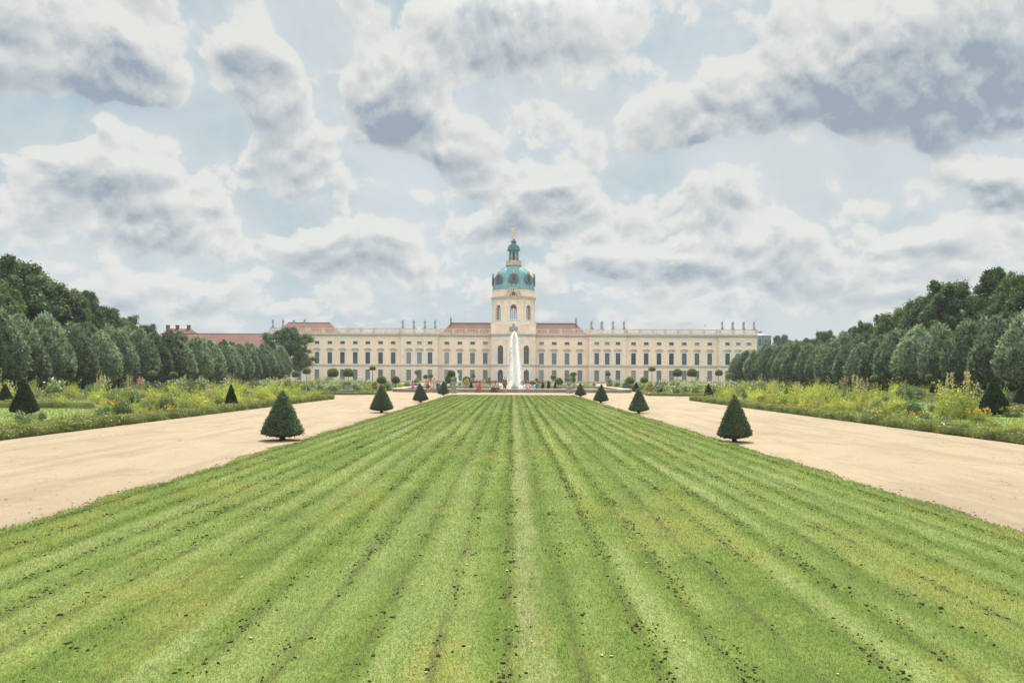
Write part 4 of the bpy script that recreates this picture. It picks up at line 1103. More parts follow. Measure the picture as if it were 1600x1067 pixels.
# ------------------------------------------------ clipped cones along the lawn, and in the beds
def cones():
    cm = [np_mesh('clipped_body', *cone_mesh(9000, 1.52, .61, .055, sk)[:2], L['yew']) for sk in (.0, .025, -.02, .01)]
    st = stem_mb(.085,.08,.34).mesh('stem', M['bark'], True)
    spots = [(441,687.5,'left'),(596,644.5,'left'),(657,628.5,'left'),(692.5,617.5,'left'),(1147.5,690,'right'),(998,645.5,'right'),(938.5,629,'right'),(907,619.5,'right')]
    nth = {'left': 0, 'right': 0}
    for i, (px, py, side) in enumerate(spots):
        v = W(px, py, 1.0); Y = -H/(v.z-H); p = W(px, py, Y)
        dsc = ('big and nearest', 'second', 'third', 'smallest and farthest')[nth[side]]; nth[side] += 1
        e = treecopy('topiary_cone', st, cm[(i*3+i//4)%4], (p.x, Y, 0), 0 if i % 2 else 0, 1.0, f'dark clipped yew cone beside the lawn, {dsc} of the {side} line', 'topiary', 'clipped yew cones beside the lawn', 'stem', 'clipped_body')
        k_ = (1.0,1.0,.95,.98,.83,.88,.93,.92)[i]; e.scale = (k_*1.0, k_, (1.0,.99,.95,.97,.95,.90,.93,.9)[i]); e.rotation_euler = (rnd.uniform(-.02,.02), rnd.uniform(-.025,.025), 0)
    # looser, fatter yews standing in the flower beds
    b = np_mesh('clipped_body', *cone_mesh(7000, 1.5, .66, .075)[:2], L['dark_yew'])
    for px, py, Y, h, w, lab in [(38,650,36,1.75,.95,'dark yew cone with a loose outline in the left flower bed, nearest'), (8,612,50,1.35,.8,'small dark yew at the far left behind the flower bed'),
                          (361,616,44,1.45,.62,'narrow dark yew cone half hidden by flowers in the left bed'), (1553,650,39,2.0,1.15,'fat dark yew cone in the right flower bed, nearest'),
                          (1229,614,50,1.25,.55,'narrow dark yew peeping out of yellow flowers in the right bed'), (1237,600,58,1.3,.6,'slim yew behind the pale spikes of the right bed'),
                          (1107,614,62,1.45,.75,'bushy green yew cone at the far end of the right bed'), (1594,628,46,1.5,.8,'dark yew by the grass at the far right'),
                          
                          (848,605,118,1.2,.5,'small dark cone behind the basin, first right of the fountain'),(857,605,118,1.3,.5,'small dark cone behind the basin, second right of the fountain'),(867,605,118,1.2,.45,'small dark cone behind the basin, third right of the fountain'),
                          (736,604,120,1.2,.5,'small dark cone behind the basin, left of the red crouching visitor'),(994,605,100,1.3,.8,'low dark bush in the roses right of the basin'),(1033,615,84,.75,.6,'low dark clipped bush on the right corner bed')]:
        p = W(px, 588, Y)
        treecopy('yew_cone', st, b, (p.x, Y, 0), rnd.uniform(0,6), (w*.95,w*.95,h/1.5), lab, 'topiary', None, 'stem', 'clipped_body')

def ball_trees():
    d = rdir(2600); P = d*(.5*(1-.16*RNG.random(2600)))[:,None]*(1+.05*np.sin(d[:,:1]*8)*np.sin(d[:,2:]*7)); P[:,2] = np.maximum(P[:,2], -.36+.05*RNG.random(2600))
    V, Fa = leaves_from(P, d, .095, .55, .2, .9); c = sphere_np((0,0,0.02), (.41,.41,.36), 14, 9, .08)
    cm = np_mesh('crown', *joinm([(V, Fa, 0), (*c, 0)])[:2], L['ball'])
    st = MB(); st.tube([(0,0,0),(.01,.0,.5),(0,.01,1.0)], [.5,.45,.4], 7); sm = st.mesh('stem', M['bark'], True)
    lst = [(152,583,80,12),(238,584,84,12),(271,586.6,84,12.6),(462,585,118,13),(479,580,122,13),(520,583,108,17.5),(544,583,112,16.5),(582,575.6,112,10.5),(596,594,96,15),(618,594,100,13.5),(651,582,140,7.5),(665,589,135,8),(673,587.5,130,7),
           (705,584,118,13),(704,593,128,18),(729,594,125,13),(739,587.5,140,7.5),(764,592,150,5),(838,593,150,5),(864,589,140,8.5),(873,596,128,13),(895.6,584.7,118,10.5),(891,592.5,126,17),(950,584.7,138,8),(984,595,104,14),(1006,594,96,12.5),(1018.5,577,112,11.5),
           (1058,583,112,15),(1081,583,114,16),(1123,583,116,12),(1139,587.5,112,12),(1334,591,84,11),(1366,591,80,12),(1452,590,78,12),(1404,592,82,9)]
    for i, (px, py, Y, wpx) in enumerate(lst):
        p = W(px, py, Y); D = wpx*Y/F; e = empty('ball_tree', (p.x, Y, 0))
        flat = .72 if wpx in (10.5, 11.5) else .92
        c = link('crown', cm, e, (0,0,max(p.z, D*.45))); c.scale = (D, D, D*flat); c.rotation_euler = (0,0,rnd.uniform(0,6))
        s = link('stem', sm, e); s.scale = (.09, .09, max(p.z-D*.2, .15))
        tag(e, f'ball-headed clipped standard tree, {ORD[i]} from the left across the garden', 'tree', 'ball-headed standard trees')

# ------------------------------------------------ flower beds
def plant_mesh(kind, seed):
    """foliage and blooms of one perennial; about 1 m"""
    par, bl = [], []
    def mound(n, r, h, leaf, up=.5, jit=.8, dome=.55):
        d = rdir(n); d[:,2] = np.abs(d[:,2])
        q = RNG.random(n)**.4
        P = d*np.array([r,r,h])*q[:,None]; P[:,2] += .03
        P *= (1+.16*np.sin(d[:,:1]*6+seed)*np.cos(d[:,1:2]*7+seed*2))
        V, Fa = leaves_from(P, d, leaf, .45, up, jit); par.append((V, Fa, 0))
        V, Fa = sphere_np((0,0,h*.25), (r*.6,r*.6,h*.45), 9, 6, .2); par.append((V, Fa, 0))
        return P[q > .75], d[q > .75]
    def stems(n, r, h0, h1, leaf, k=9, spread=.35):
        tops = []
        for i in range(n):
            a = rnd.uniform(0, 2*PI); b = r*math.sqrt(rnd.random()); base = np.array([b*math.cos(a), b*math.sin(a), 0]); hh = rnd.uniform(h0, h1)
            tip = base*(1+spread)+np.array([0,0,hh]); t = np.linspace(.15,1,k)[:,None]
            P = base+(tip-base)*t+RNG.normal(0,.02,(k,3)); out = unit(RNG.normal(size=(k,3))*np.array([1,1,.3])+np.array([0,0,.3]))
            V, Fa = leaves_from(P+out*leaf*.4, out, leaf, .35, .3, .3); par.append((V, Fa, 0)); tops.append(tip)
        return np.array(tops)
    def flowers(P, size, n=4):
        for _ in range(n):
            k = len(P); V, Fa = leaves_from(P+RNG.normal(0,size*.35,(k,3)), np.tile([0,-.1,1.0],(k,1)), size, .8, 0, .9); bl.append((V, Fa, 0))
    if kind == 'lime': mound(900, .62, .95, .11); t = stems(26, .5, .8, 1.35, .11); flowers(t[:8], .07, 2)
    elif kind == 'yellow': P, d = mound(650, .5, .5, .09); t = stems(24, .45, .45, .72, .08); flowers(t, .075, 4)
    elif kind == 'orange': P, d = mound(600, .48, .45, .09); t = stems(26, .45, .42, .66, .08); flowers(t, .08, 5)
    elif kind == 'grey': mound(800, .52, .6, .09); t = stems(18, .45, .5, .8, .07); flowers(t[:10], .05, 3)
    elif kind == 'spire':
        mound(500, .4, .7, .10); t = stems(12, .32, 1.1, 1.75, .10, 12, .2)
        for z in np.linspace(-.4, .05, 9): flowers(t+np.array([0,0,z]), .075, 2)
    elif kind == 'shrub': mound(1500, .7, 1.0, .11, .2)
    elif kind == 'rose': P, d = mound(1100, .75, 1.35, .11, .3); i = RNG.integers(0, len(P), 40); flowers(P[i]+d[i]*.06, .11, 3)
    V, Fa, _ = joinm(par); fm = (V, Fa)
    bm = joinm(bl)[:2] if bl else None
    return fm, bm

def beds():
    KM = {'lime': ('lime','yellow'), 'yellow': ('mid','yellow'), 'orange': ('mid','orange'), 'grey': ('grey','mauve'), 'spire': ('lime','pink'), 'shrub': ('deep',None), 'rose': ('mid','white')}
    ME = {}
    for kd, (lm, bmn) in KM.items():
        for v in range(3):
            f, b = plant_mesh(kd, v*1.7+len(kd))
            ME[kd, v] = (np_mesh('foliage', *f, L[lm]), np_mesh('blossoms', *b, L[bmn]) if b and bmn else None)
    ME['pinkrose'] = None
    LAB = {'lime': ('tall_perennial', 'tall lime green perennial clump'), 'yellow': ('yellow_flower_clump', 'low clump of yellow flowers'), 'orange': ('orange_flower_clump', 'low clump of orange flowers'),
           'grey': ('grey_perennial', 'grey green perennial clump with mauve bloom'), 'spire': ('spire_perennial', 'tall clump with pale pinkish flower spikes'), 'shrub': ('round_shrub', 'rounded deep green shrub'), 'rose': ('rose_bush', 'rose bush with white blooms')}  # spire: a perennial clump, its flower stems standing apart
    cnt = {}
    def plant(kd, x, y, s, where, sz=None):
        v = rnd.randrange(3); fm, bm = ME[kd, v]; nm, lab = LAB[kd]
        o = link(nm, fm, None, (x, y, .03)); o.rotation_euler = (0,0,rnd.uniform(0,6.28)); o.scale = (s*rnd.uniform(.85,1.15), s*rnd.uniform(.85,1.15), (sz or s)*rnd.uniform(.85,1.2))
        if bm: link('blossoms', bm, o)
        tag(o, f'{lab} {where}', 'plant', f'{lab}s {where}')
        return o
    for sgn, side in ((-1,'left'), (1,'right')):
        wh = f'in the flower bed {side} of the gravel path'
        n = 0; pts = []
        # along the bed: a band of plants from low in front to high behind
        y = 17.0
        while y < 63.5:
            for lane, (dx, ch) in enumerate(((.95, ('yellow','yellow','yellow','grey','yellow','lime','orange','lime','yellow')), (2.3, ('lime','yellow','grey','shrub','lime','lime','lime')), (3.5, ('lime','spire','lime','yellow','grey','shrub','lime')), (4.8, ('spire','lime','shrub','lime','grey')), (6.2, ('lime','shrub','grey','yellow')))):
                open_gap = (y < 41 and lane >= 2 and rnd.random() < (1.0 if sgn < 0 else .8)) or (y < 50 and lane >= 3 and rnd.random() < .55)
                if open_gap or rnd.random() < .12: continue
                kd = rnd.choice(ch)
                s = rnd.uniform(.62, .95) if lane else rnd.uniform(.55,.75)
                if y < 33: s *= .65
                if kd == 'spire' and rnd.random() < .6: kd = 'lime'
                if y > 42 and kd in ('lime','spire'): s *= 1.12
                plant(kd, sgn*(15.0+dx+rnd.uniform(-.3,.3)+.0), y+rnd.uniform(-.4,.4), s, wh)
            y += 1.22
        for px, Y, kd, s in (((1490,36,'lime',1.25),(1478,36.5,'spire',1.15),(1502,36.8,'lime',1.2),(1515,36,'spire',1.1),(1360,43,'lime',1.2),(1346,43,'spire',1.0),(1425,40,'shrub',.8),(1583,38,'yellow',.9),(1528,33,'orange',.8),(1440,33,'orange',.75)) if sgn > 0 else
                             ((50,31,'grey',.5),(30,31,'rose',.35),(66,32,'rose',.32),(182,45,'shrub',1.0),(170,40,'orange',.8),(235,47,'orange',.8),(95,44,'lime',.7),(330,40,'spire',.8),(150,50,'lime',.9),(205,52,'shrub',.9),(245,50,'lime',1.0))):
            plant(kd, XY(px, Y), Y, s, wh)
        # the back border in front of the trees
        wb = f'in the border before the {side} lindens'
        y = 46.0
        while y < 150:
            for dx in (34.5, 37.0, 39.5, 41.5):
                if rnd.random() < .35: continue
                kd = rnd.choice(('lime','shrub','grey','lime','spire','shrub','yellow') if sgn > 0 else ('lime','shrub','grey','shrub','spire','yellow','rose'))
                plant(kd, sgn*(dx+rnd.uniform(-.7,.7)), y+rnd.uniform(-1,1), rnd.uniform(.9,1.35), wb)
            y += 3.3
        # middle: loose plants round the grass panels
        wm = f'beside the grass panels on the {side}'
        for y in np.arange(52, 150, 4.0):
            for dx in (23.5, 27, 30.5):
                if y < 64 and dx > 24: continue
                if rnd.random() < .45: continue
                plant(rnd.choice(('lime','grey','yellow','shrub','lime')), sgn*(dx+rnd.uniform(-1,1)), y+rnd.uniform(-1.5,1.5), rnd.uniform(.8,1.25), wm)
        # rose beds at the corners of the basin and beyond it
        wr = f'in the rose beds {side} of the basin'
        for y in np.arange(80, 132, 3.0):
            for dx in (17.0, 19.5, 22.0, 24.5, 27.5):
                if dx < 18 and y > 92 and y < 100: continue
                if rnd.random() < .25: continue
                plant(rnd.choice(('rose','rose','rose','grey','shrub','lime')), sgn*(dx+rnd.uniform(-.8,.8)), y+rnd.uniform(-1,1), rnd.uniform(.8,1.15), wr)
        wf = f'behind the basin on the {side}'
        for y in np.arange(132, 150, 3.0):
            for dx in (4.5, 7, 9.5, 12, 14.5):
                if rnd.random() < .3: continue
                plant(rnd.choice(('yellow','yellow','lime','grey','rose')), sgn*(dx+rnd.uniform(-.8,.8)), y+rnd.uniform(-1,1), rnd.uniform(.7,1.0), wf)
        # soil, grass panels, ground cover, edging
        def soil(x0, x1, y0, y1):
            mb = MB(); a, b = sorted((sgn*x0, sgn*x1)); mb.box(a, b, y0, y1, .003, .04); return tag(mb.build('bed_soil', M['soil']), kind='structure')
        soil(15.05, 18.4, 14, 41); soil(15.05, 22.6, 41, 64); soil(33, 42.6, 44, 152); soil(15.8, 29, 78, 133)
        gp = MB()
        for (x0,x1,y0,y1) in ((18.42,32.8,10,40.9),(22.62,32.8,40.92,43),(24.6,32.8,43,62),(33.0,43.5,10,43.6),(23.5,32.8,66,76)):
            a, b = sorted((sgn*x0, sgn*x1)); gp.box(a, b, y0, y1, .002, .03)
        tag(gp.build('grass_panel', M['park_lawn']), kind='structure')
        ng = 60000; gx = RNG.uniform(18.3,33,ng)*sgn; gy = 14+62*RNG.random(ng)**1.4; kp = ~((np.abs(gx) < 22.6) & (gy > 41)); gx, gy = gx[kp], gy[kp]; ng = len(gx)
        Pg = np.stack([gx, gy, np.full(ng,.02)],1); aa = RNG.uniform(0,2*PI,ng); sd_ = np.stack([np.cos(aa),np.sin(aa),np.zeros(ng)],1); hh = RNG.uniform(.03,.09,ng)[:,None]
        Vg = np.stack([Pg-sd_*.02, Pg+sd_*.02, Pg+(rdir(ng)*.6+np.array([0,0,1]))*hh],1).reshape(-1,3)
        tag(link('panel_grass', np_mesh('panel_grass', Vg, np.arange(ng*3).reshape(-1,3), L['lawnleaf'])), f'mown grass of the panels between the beds on the {side}', 'grass', kind='stuff')
        n = 26000
        P = np.concatenate([np.stack([RNG.uniform(15.35,22.5,n), RNG.uniform(16.2,63.8,n), RNG.uniform(.04,.30,n)],1),
                            np.stack([RNG.uniform(33,42.5,12000), RNG.uniform(44,152,12000), RNG.uniform(.04,.5,12000)],1),
                            np.stack([RNG.uniform(15.9,29,9000), RNG.uniform(78,133,9000), RNG.uniform(.04,.4,9000)],1)])
        P = P[~((P[:,0] > 18.6) & (P[:,0] < 23) & (P[:,1] < 41))]; P[:,0] *= sgn; far = np.clip(P[:,1]/45,.8,2.4)
        V, Fa = leaf_quads(P, .10*far*RNG.uniform(.7,1.4,len(P)), .055*far, rdir(len(P))+np.array([0,0,.6]), rdir(len(P))+np.array([0,0,.6]))
        tag(link('ground_cover', np_mesh('ground_cover', V, Fa, L['cover'])), f'low leafy ground cover between the perennials {side} of the path', 'ground cover', kind='stuff')
        def hedge(name, runs, w, h, m, label, leaf=.06, dens=420):
            par = []
            for (x0,y0,x1,y1) in runs:
                dx, dy = x1-x0, y1-y0; Lh = math.hypot(dx,dy); ux, uy = dx/Lh, dy/Lh; nx, ny = -uy, ux
                k = int(Lh*dens); t = RNG.random(k)*Lh; a = RNG.random(k)
                s = np.where(a < .35, -w/2, np.where(a < .7, w/2, RNG.uniform(-w/2,w/2,k))); z = np.where(a < .7, RNG.uniform(.02,h,k), h)
                z = z*(1+.10*np.sin(t*2.1)+.07*np.sin(t*5.3+1)); s = s*(1+.13*np.sin(t*3.1+z*3)); 
                P = np.stack([x0+ux*t+nx*s, y0+uy*t+ny*s, z],1)+RNG.normal(0,.02,(k,3)); out = np.stack([np.where(a<.7,np.sign(s)*nx,0), np.where(a<.7,np.sign(s)*ny,0), np.where(a<.7,.2,1)],1)
                V, Fa = leaves_from(P, unit(out), leaf, .55, .25, .9); par.append((V,Fa,0))
                c = MB(); q = w/2-.09; n_ = max(2, int(Lh/2))
                for i in range(n_):
                    A, B = Lh*i/n_, Lh*(i+1)/n_-.002
                    pt = lambda t_, s_, z_: (x0+ux*t_+nx*s_, y0+uy*t_+ny*s_, z_)
                    c.add([pt(A,-q,.01),pt(B,-q,.01),pt(B,q,.01),pt(A,q,.01),pt(A,-q,h*.74),pt(B,-q,h*.74),pt(B,q,h*.74),pt(A,q,h*.74)], [(0,1,5,4),(1,2,6,5),(2,3,7,6),(3,0,4,7),(4,5,6,7)])
                par.append((np.array(c.v), np.array(c.f), 0))
            V, Fa, _ = joinm(par)
            tag(link(name, np_mesh(name, V, Fa, m)), label, 'hedge')
        E = 15.05
        hedge('box_edging', [(sgn*(E+.35),16,sgn*E,64), (sgn*E,64,sgn*22.5,64)], .5, .36, L['box'], f'low clipped box edging along the {side} flower bed beside the gravel', .07, 900)
        hedge('low_hedge', [(sgn*24,44,sgn*33,44), (sgn*24.3,64,sgn*33,64), (sgn*33,43.8,sgn*44,43.8)], .5, .5, L['box'], f'low box hedge round the grass panels on the {side}', .08, 260)
        hedge('rose_bed_edging', [(sgn*14.2,79,sgn*17.5,77.6),(sgn*17.5,77.6,sgn*29,77.6),(sgn*14.2,79,sgn*15.6,92)], .5, .32, L['box'], f'low box edging of the rose bed {side} of the basin', .09, 220)
M['edge'] = simple('edge_soil', (.15,.11,.065), .95, .1, var=.3, vscale=20)
M['litter'] = simple('leaf_litter', (.17,.11,.05), .9, .1, var=.4, vscale=3)
M['pebble'] = simple('sandy_pebble', (.36,.29,.20), .85, .2, var=.3, vscale=14)
M['park_lawn'] = simple('grass_panel', (.17,.22,.07), .9, .1, var=.12, vscale=.5, col2=(.14,.20,.055))
# ================================================================ fountain
def fountain():
    R = empty('fountain', (.0, 106.5, 0))
    tag(R, 'wide low stone fountain basin with one tall white water jet in front of the palace', 'fountain')
    # basin outline: straight front, cut corners
    hw, hd, cut = 14.6, 14.5, 5.0
    def outline(o): 
        a, b, c = hw+o, hd+o, cut+o*.4
        pts = [(-a+c,-b),(a-c,-b),(a,-b+c),(a,b-c),(a-c,b),(-a+c,b),(-a,b-c),(-a,-b+c)]
        return pts
    hw, hd, cut = 14.6, 14.5, 1.6
    def ring(prof, m, name):
        mb = MB(); rings = [[(x,y,z) for x, y in outline(o)] for o, z in prof]; n = len(rings[0])
        V = [p for r in rings for p in r]; k = len(rings)
        mb.add(V, [(i*n+j, i*n+(j+1)%n, ((i+1)%k)*n+(j+1)%n, ((i+1)%k)*n+j) for i in range(k) for j in range(n)])
        return mb.build(name, m, R)
    ring([(0,.0),(0,.33),(-.6,.33),(-.6,-.0)], M['stone'], 'basin_wall')
    ring([(.08,.33),(.1,.38),(.06,.45),(-.66,.45),(-.7,.38),(-.68,.33)], M['coping'], 'coping')
    m, nt, out = mat('fountain_water'); N = NT(nt); b = N.n('ShaderNodeBsdfPrincipled')
    b.inputs['Base Color'].default_value = (.06,.09,.085,1); b.inputs['Roughness'].default_value = .06; b.inputs['Specular IOR Level'].default_value = .6
    bp = N.n('ShaderNodeBump'); bp.inputs['Strength'].default_value = .5; bp.inputs['Distance'].default_value = .05; N.l(N.noise(N.obj(), 3, 4), bp.inputs['Height']); N.l(bp.outputs[0], b.inputs['Normal']); N.l(b.outputs[0], out.inputs[0])
    w = MB(); w.face([(x,y,.27) for x, y in outline(-.59)]); w.build('water', m, R)
    # the jet: droplets on ballistic paths, thick at the foot
    m, nt, out = mat('white_water'); N = NT(nt); d = N.n('ShaderNodeBsdfPrincipled'); d.inputs['Base Color'].default_value = (.93,.92,.89,1); d.inputs['Roughness'].default_value = .25
    t = N.n('ShaderNodeBsdfTranslucent'); t.inputs[0].default_value = (.97,.97,.95,1); mx = N.n('ShaderNodeMixShader'); mx.inputs[0].default_value = .8
    N.l(d.outputs[0], mx.inputs[1]); N.l(t.outputs[0], mx.inputs[2]); N.l(mx.outputs[0], out.inputs[0])
    Ht = 7.95
    n = 26000
    z = RNG.random(n)**1.08*Ht*(1-.0*RNG.random(n)); t_ = z/Ht
    rad = (.36+.62*(1-t_)**.9)*np.clip((1-t_)/.08,.05,1)**.5*np.where(RNG.random(n) < .5, 1, .7)
    r = rad*np.sqrt(RNG.random(n))*np.clip(RNG.normal(.88,.26,n),0.1,1.6); a = RNG.uniform(0,2*PI,n)
    # filaments: bunch angles
    a = a + .5*np.sin(a*9+z*.6)
    P = np.stack([r*np.cos(a)+.10*np.sin(z*.7)+.38, r*np.sin(a), .27+z],1)
    size = RNG.uniform(.018,.05,n); Lg = size*RNG.uniform(1.5,4.5,n)
    T = np.stack([.12*np.cos(a), .12*np.sin(a), np.ones(n)],1)+RNG.normal(0,.12,(n,3))
    V, Fa = leaf_quads(P, Lg, size, T, rdir(n))
    parts = [(V, Fa, 0)]
    k = 1500; zz = Ht*RNG.random(k)**.8*.95; rr = .3+.8*(1-zz/Ht); aa = RNG.uniform(0,2*PI,k)
    V, Fa = leaf_quads(np.stack([rr*np.cos(aa)*RNG.uniform(.8,1.5,k)+RNG.gamma(1.2,.22,k), rr*np.sin(aa), .3+zz],1), RNG.uniform(.03,.07,k), RNG.uniform(.02,.045,k), rdir(k), rdir(k)); parts.append((V, Fa, 0))
    k = 1400; aa = RNG.uniform(0,2*PI,k); rr = .9+RNG.gamma(2,.4,k); zz = .3+RNG.gamma(1.2,.28,k)
    V, Fa = leaf_quads(np.stack([rr*np.cos(aa), rr*np.sin(aa), zz],1), RNG.uniform(.04,.10,k), RNG.uniform(.03,.06,k), rdir(k), rdir(k)); parts.append((V, Fa, 0))
    V, Fa, _ = joinm(parts); link('water_jet', np_mesh('water_jet', V, Fa, m), R)
    nz = MB(); nz.lathe([(.5,.2),(.45,.5),(.2,.6),(.15,.8)], (.38,0,0), 12); nz.build('nozzle', M['lead'], R)

def urn_on_plinth(px, Y, label, plant, mt='urn', sc=1.0):
    e = empty('stone_urn', (XY(px, Y), Y, 0)); e.scale = (sc,)*3
    tag(e, label, 'urn')
    p = MB(); p.box(-.34,.34,-.34,.34,0,.12); p.box(-.28,.28,-.28,.28,.12,.6); p.box(-.33,.33,-.33,.33,.6,.7); p.build('plinth', M[mt], e)
    u = MB(); u.lathe([(.16,.7),(.17,.74),(.09,.82),(.12,.9),(.30,1.05),(.36,1.2),(.34,1.3),(.42,1.36),(.38,1.36)], (0,0,0), 16); u.build('bowl', M[mt], e, smooth=True)
    parts = blob_crown([((0,0,1.5),(.32,.32,.24)), ((.15,0,1.68),(.2,.2,.2)), ((-.14,.1,1.62),(.22,.2,.2))], 600, .10)
    V, Fa, _ = joinm(parts); link('plants', np_mesh('plants', V, Fa, L[plant]), e)

def pots_and_stones():
    urn_on_plinth(709, 88, 'mossy stone urn with foliage beside the farthest left yew cone', 'grey')
    urn_on_plinth(889.5, 90, 'mossy stone urn with trailing plants beside the farthest right yew cone', 'grey', sc=1.05)
    # planted stone blocks on the corners of the rose beds
    for px, Y, lab in ((544, 80, 'broad stone block carrying a grey green planter at the left bed corner'), (1057, 82, 'broad stone block carrying a grey green planter at the right bed corner')):
        e = empty('stone_block', (XY(px, Y), Y, 0)); tag(e, lab, 'plinth')
        b = MB(); b.box(-.62,.42,-.4,.4,0,.42); b.box(.43,.75,-.32,.36,0,.5); b.build('block', M['stone'], e)
        c = MB(); c.box(-.72,.5,-.48,.48,.421,.52); c.build('cap', M['coping'], e)
        t = MB(); t.lathe([(.3,.52),(.38,.6),(.45,.95),(.5,1.0),(.42,1.02)], (-.1,0,0), 16); t.build('planter', M['urn'], e)
        V, Fa, _ = joinm(blob_crown([((-.1,0,1.15),(.5,.45,.28))], 500, .1)); link('plants', np_mesh('plants', V, Fa, L['mid']), e)
    # terracotta tubs
    for i, (px, Y, s, lab) in enumerate(((584.5, 92, 1.0, 'terracotta pot among the roses left of the second yew cone'), (650, 120, 1.25, 'ornate pale terracotta vase among the flowers behind the pink visitor'), (952, 120, 1.3, 'ornate terracotta vase among the roses right of the basin'), (1015, 84, 1.1, 'terracotta pot by the box edging right of the basin'), (1063, 120, 1.1, 'terracotta vase far back by the right ball trees'),(729,124,1.2,'pale terracotta tub under a round bush behind the basin'))):
        e = empty('terracotta_pot', (XY(px, Y), Y, 0)); e.scale = (s*.82,)*3; tag(e, lab, 'pot')
        b = MB(); b.lathe([(.22,0),(.24,.05),(.18,.14),(.24,.22),(.42,.55),(.47,.8),(.52,.84),(.52,.94),(.44,.95)], (0,0,0), 18); b.build('pot', M['terra'], e, smooth=True)
        V, Fa, _ = joinm(blob_crown([((0,0,1.12),(.45,.45,.32)), ((.1,.1,1.4),(.25,.25,.2))], 500, .1)); link('plants', np_mesh('plants', V, Fa, L['lime' if i % 2 else 'mid']), e)
    # low walls flanking the walk behind the basin
    for px, lab in ((744, 'low stone bench wall behind the basin on the left'), (876, 'low stone bench wall behind the basin on the right')):
        Y = 138; e = empty('bench_wall', (XY(px, Y), Y, 0)); tag(e, lab, 'wall')
        b = MB(); b.box(-1.4,1.4,-.3,.3,0,.5); b.build('base', M['stone'], e); b = MB(); b.box(-1.5,1.5,-.38,.38,.501,.62); b.build('cap', M['coping'], e)
    # dusky red hedges behind the jet
    for i, (px, Y, wd, lab) in enumerate(((756,150,2.2,'dusky red clipped hedge behind the basin, left of the jet'), (836,152,2.6,'dusky red clipped hedge behind the basin, right of the jet'))):
        V, Fa, _ = joinm(blob_crown([((x,0,.6),(.7,.5,.6)) for x in np.linspace(-wd,wd,6)], 1600, .14)); o = link('red_hedge', np_mesh('red_hedge', V, Fa, L['redp']), None, (XY(px,Y),Y,0)); tag(o, lab, 'hedge')
    # white garden statue half hidden at the left
    o = remesh(link('garden_statue', statue_proto(1), None, (XY(714.5,150),150,1.0)), .03); o.scale = (1.0,)*3; o.data.materials[0] = M['surround']
    tag(o, 'pale standing statue among the round bushes left of the fountain', 'statue')
    b = MB(); b.box(-.4,.4,-.4,.4,0,.75); b.box(-.46,.46,-.46,.46,.75,.9); o = b.build('statue_plinth', M['surround'], None, (XY(714.5,150),150,0)); tag(o, 'pale stone plinth under the garden statue left of the fountain', 'plinth')

def people():
    g = 'visitors at the fountain'
    zr = .45
    def at(px, Y, z=0): return (XY(px, Y), Y, z)
    R = [(at(645, 92.35), PI+.2, 'person in a pink top sitting on the basin rim at the left', 'sit', (.55,.16,.32), (.12,.10,.14), 'brown', .1, 'lap', .15, 1.0, 'trousers', 'short'),
         (at(653, 92.35), PI-.1, 'person in a grey blue top sitting on the basin rim beside the pink one', 'sit', (.24,.30,.40), (.10,.12,.16), 'dark', 0, 'lap', .2, 1.02, 'trousers', 'long'),
         (at(668.5, 90.2), -.5, 'standing woman in an orange top and dark red skirt before the basin', 'stand', (.75,.20,.05), (.22,.05,.05), 'brown', .12, 'phone', 0, 1.0, 'skirt', 'short'),
         (at(678.5, 90.6), .5, 'standing woman with long hair in a pale dress before the basin', 'stand', (.55,.40,.30), (.60,.52,.45), 'brown', .3, 'hip', 0, 1.0, 'skirt', 'none'),
         (at(674.5, 90.0), 0, 'small child with dark hair between the two standing women', 'stand', (.60,.55,.50), (.45,.30,.22), 'dark', 0, 'down', 0, .62, 'shorts', 'short'),
         (at(684, 91.9), .3, 'person in a dark blue top sitting on the rim behind the women', 'sit', (.08,.13,.24), (.10,.10,.12), 'dark', 0, 'knee', .2, 1.0, 'trousers', 'long'),
         (at(750.5, 91.75), -.9, 'person in red sitting on the rim bent over their outstretched legs', 'sit', (.55,.11,.07), (.50,.13,.08), 'brown', 0, 'knee', .45, 1.0, 'trousers', 'long'),
         (at(771.5, 91.8), -.3, 'person in a pale top and dark trousers sitting on the rim, bent forward', 'sit', (.62,.47,.36), (.04,.04,.05), 'brown', 0, 'knee', .35, 1.03, 'trousers', 'short'),
         (at(779, 91.8), -.6, 'person in a light top leaning towards the neighbour on the rim', 'sit', (.66,.50,.38), (.16,.14,.14), 'fair', 0, 'lap', .4, 1.0, 'trousers', 'none'),
         (at(788.5, 90.6), .2, 'standing man in a brown jacket and dark shorts left of the jet', 'stand', (.20,.115,.09), (.13,.06,.05), 'dark', 0, 'down', 0, 1.06, 'shorts', 'long'),
         (at(824, 92.4), PI, 'person in a pale pink top sitting with the back to us right of the jet', 'sit', (.62,.45,.45), (.2,.2,.25), 'brown', .15, 'lap', .1, .98, 'trousers', 'short'),
         (at(838, 92.3), PI+.9, 'person in a bright blue top lounging on the rim right of the jet', 'sit', (.06,.20,.42), (.50,.52,.55), 'dark', 0, 'lap', -.25, 1.0, 'trousers', 'long')]
    for loc, rz, lab, pose, top, bot, hair, hl, arms, lean, sc, legs, sl in R:
        person(loc, rz, lab, pose, top, bot, hair, hl, arms, lean, sc, legs, sl, zr, rnd.randrange(2), g)
    person((XY(217.5,84),84,0), .8, 'walker in a red shirt on the path before the left lindens', 'walk', (.58,.10,.06), (.12,.12,.15), 'dark', 0, 'down', 0, 1.02, 'trousers', 'short', group='walkers before the left lindens')
    person((XY(222.5,84.6),84.6,0), .8, 'walker in an orange skirt beside the one in red', 'walk', (.42,.42,.45), (.62,.22,.08), 'brown', .2, 'down', 0, .97, 'skirt', 'short', group='walkers before the left lindens')

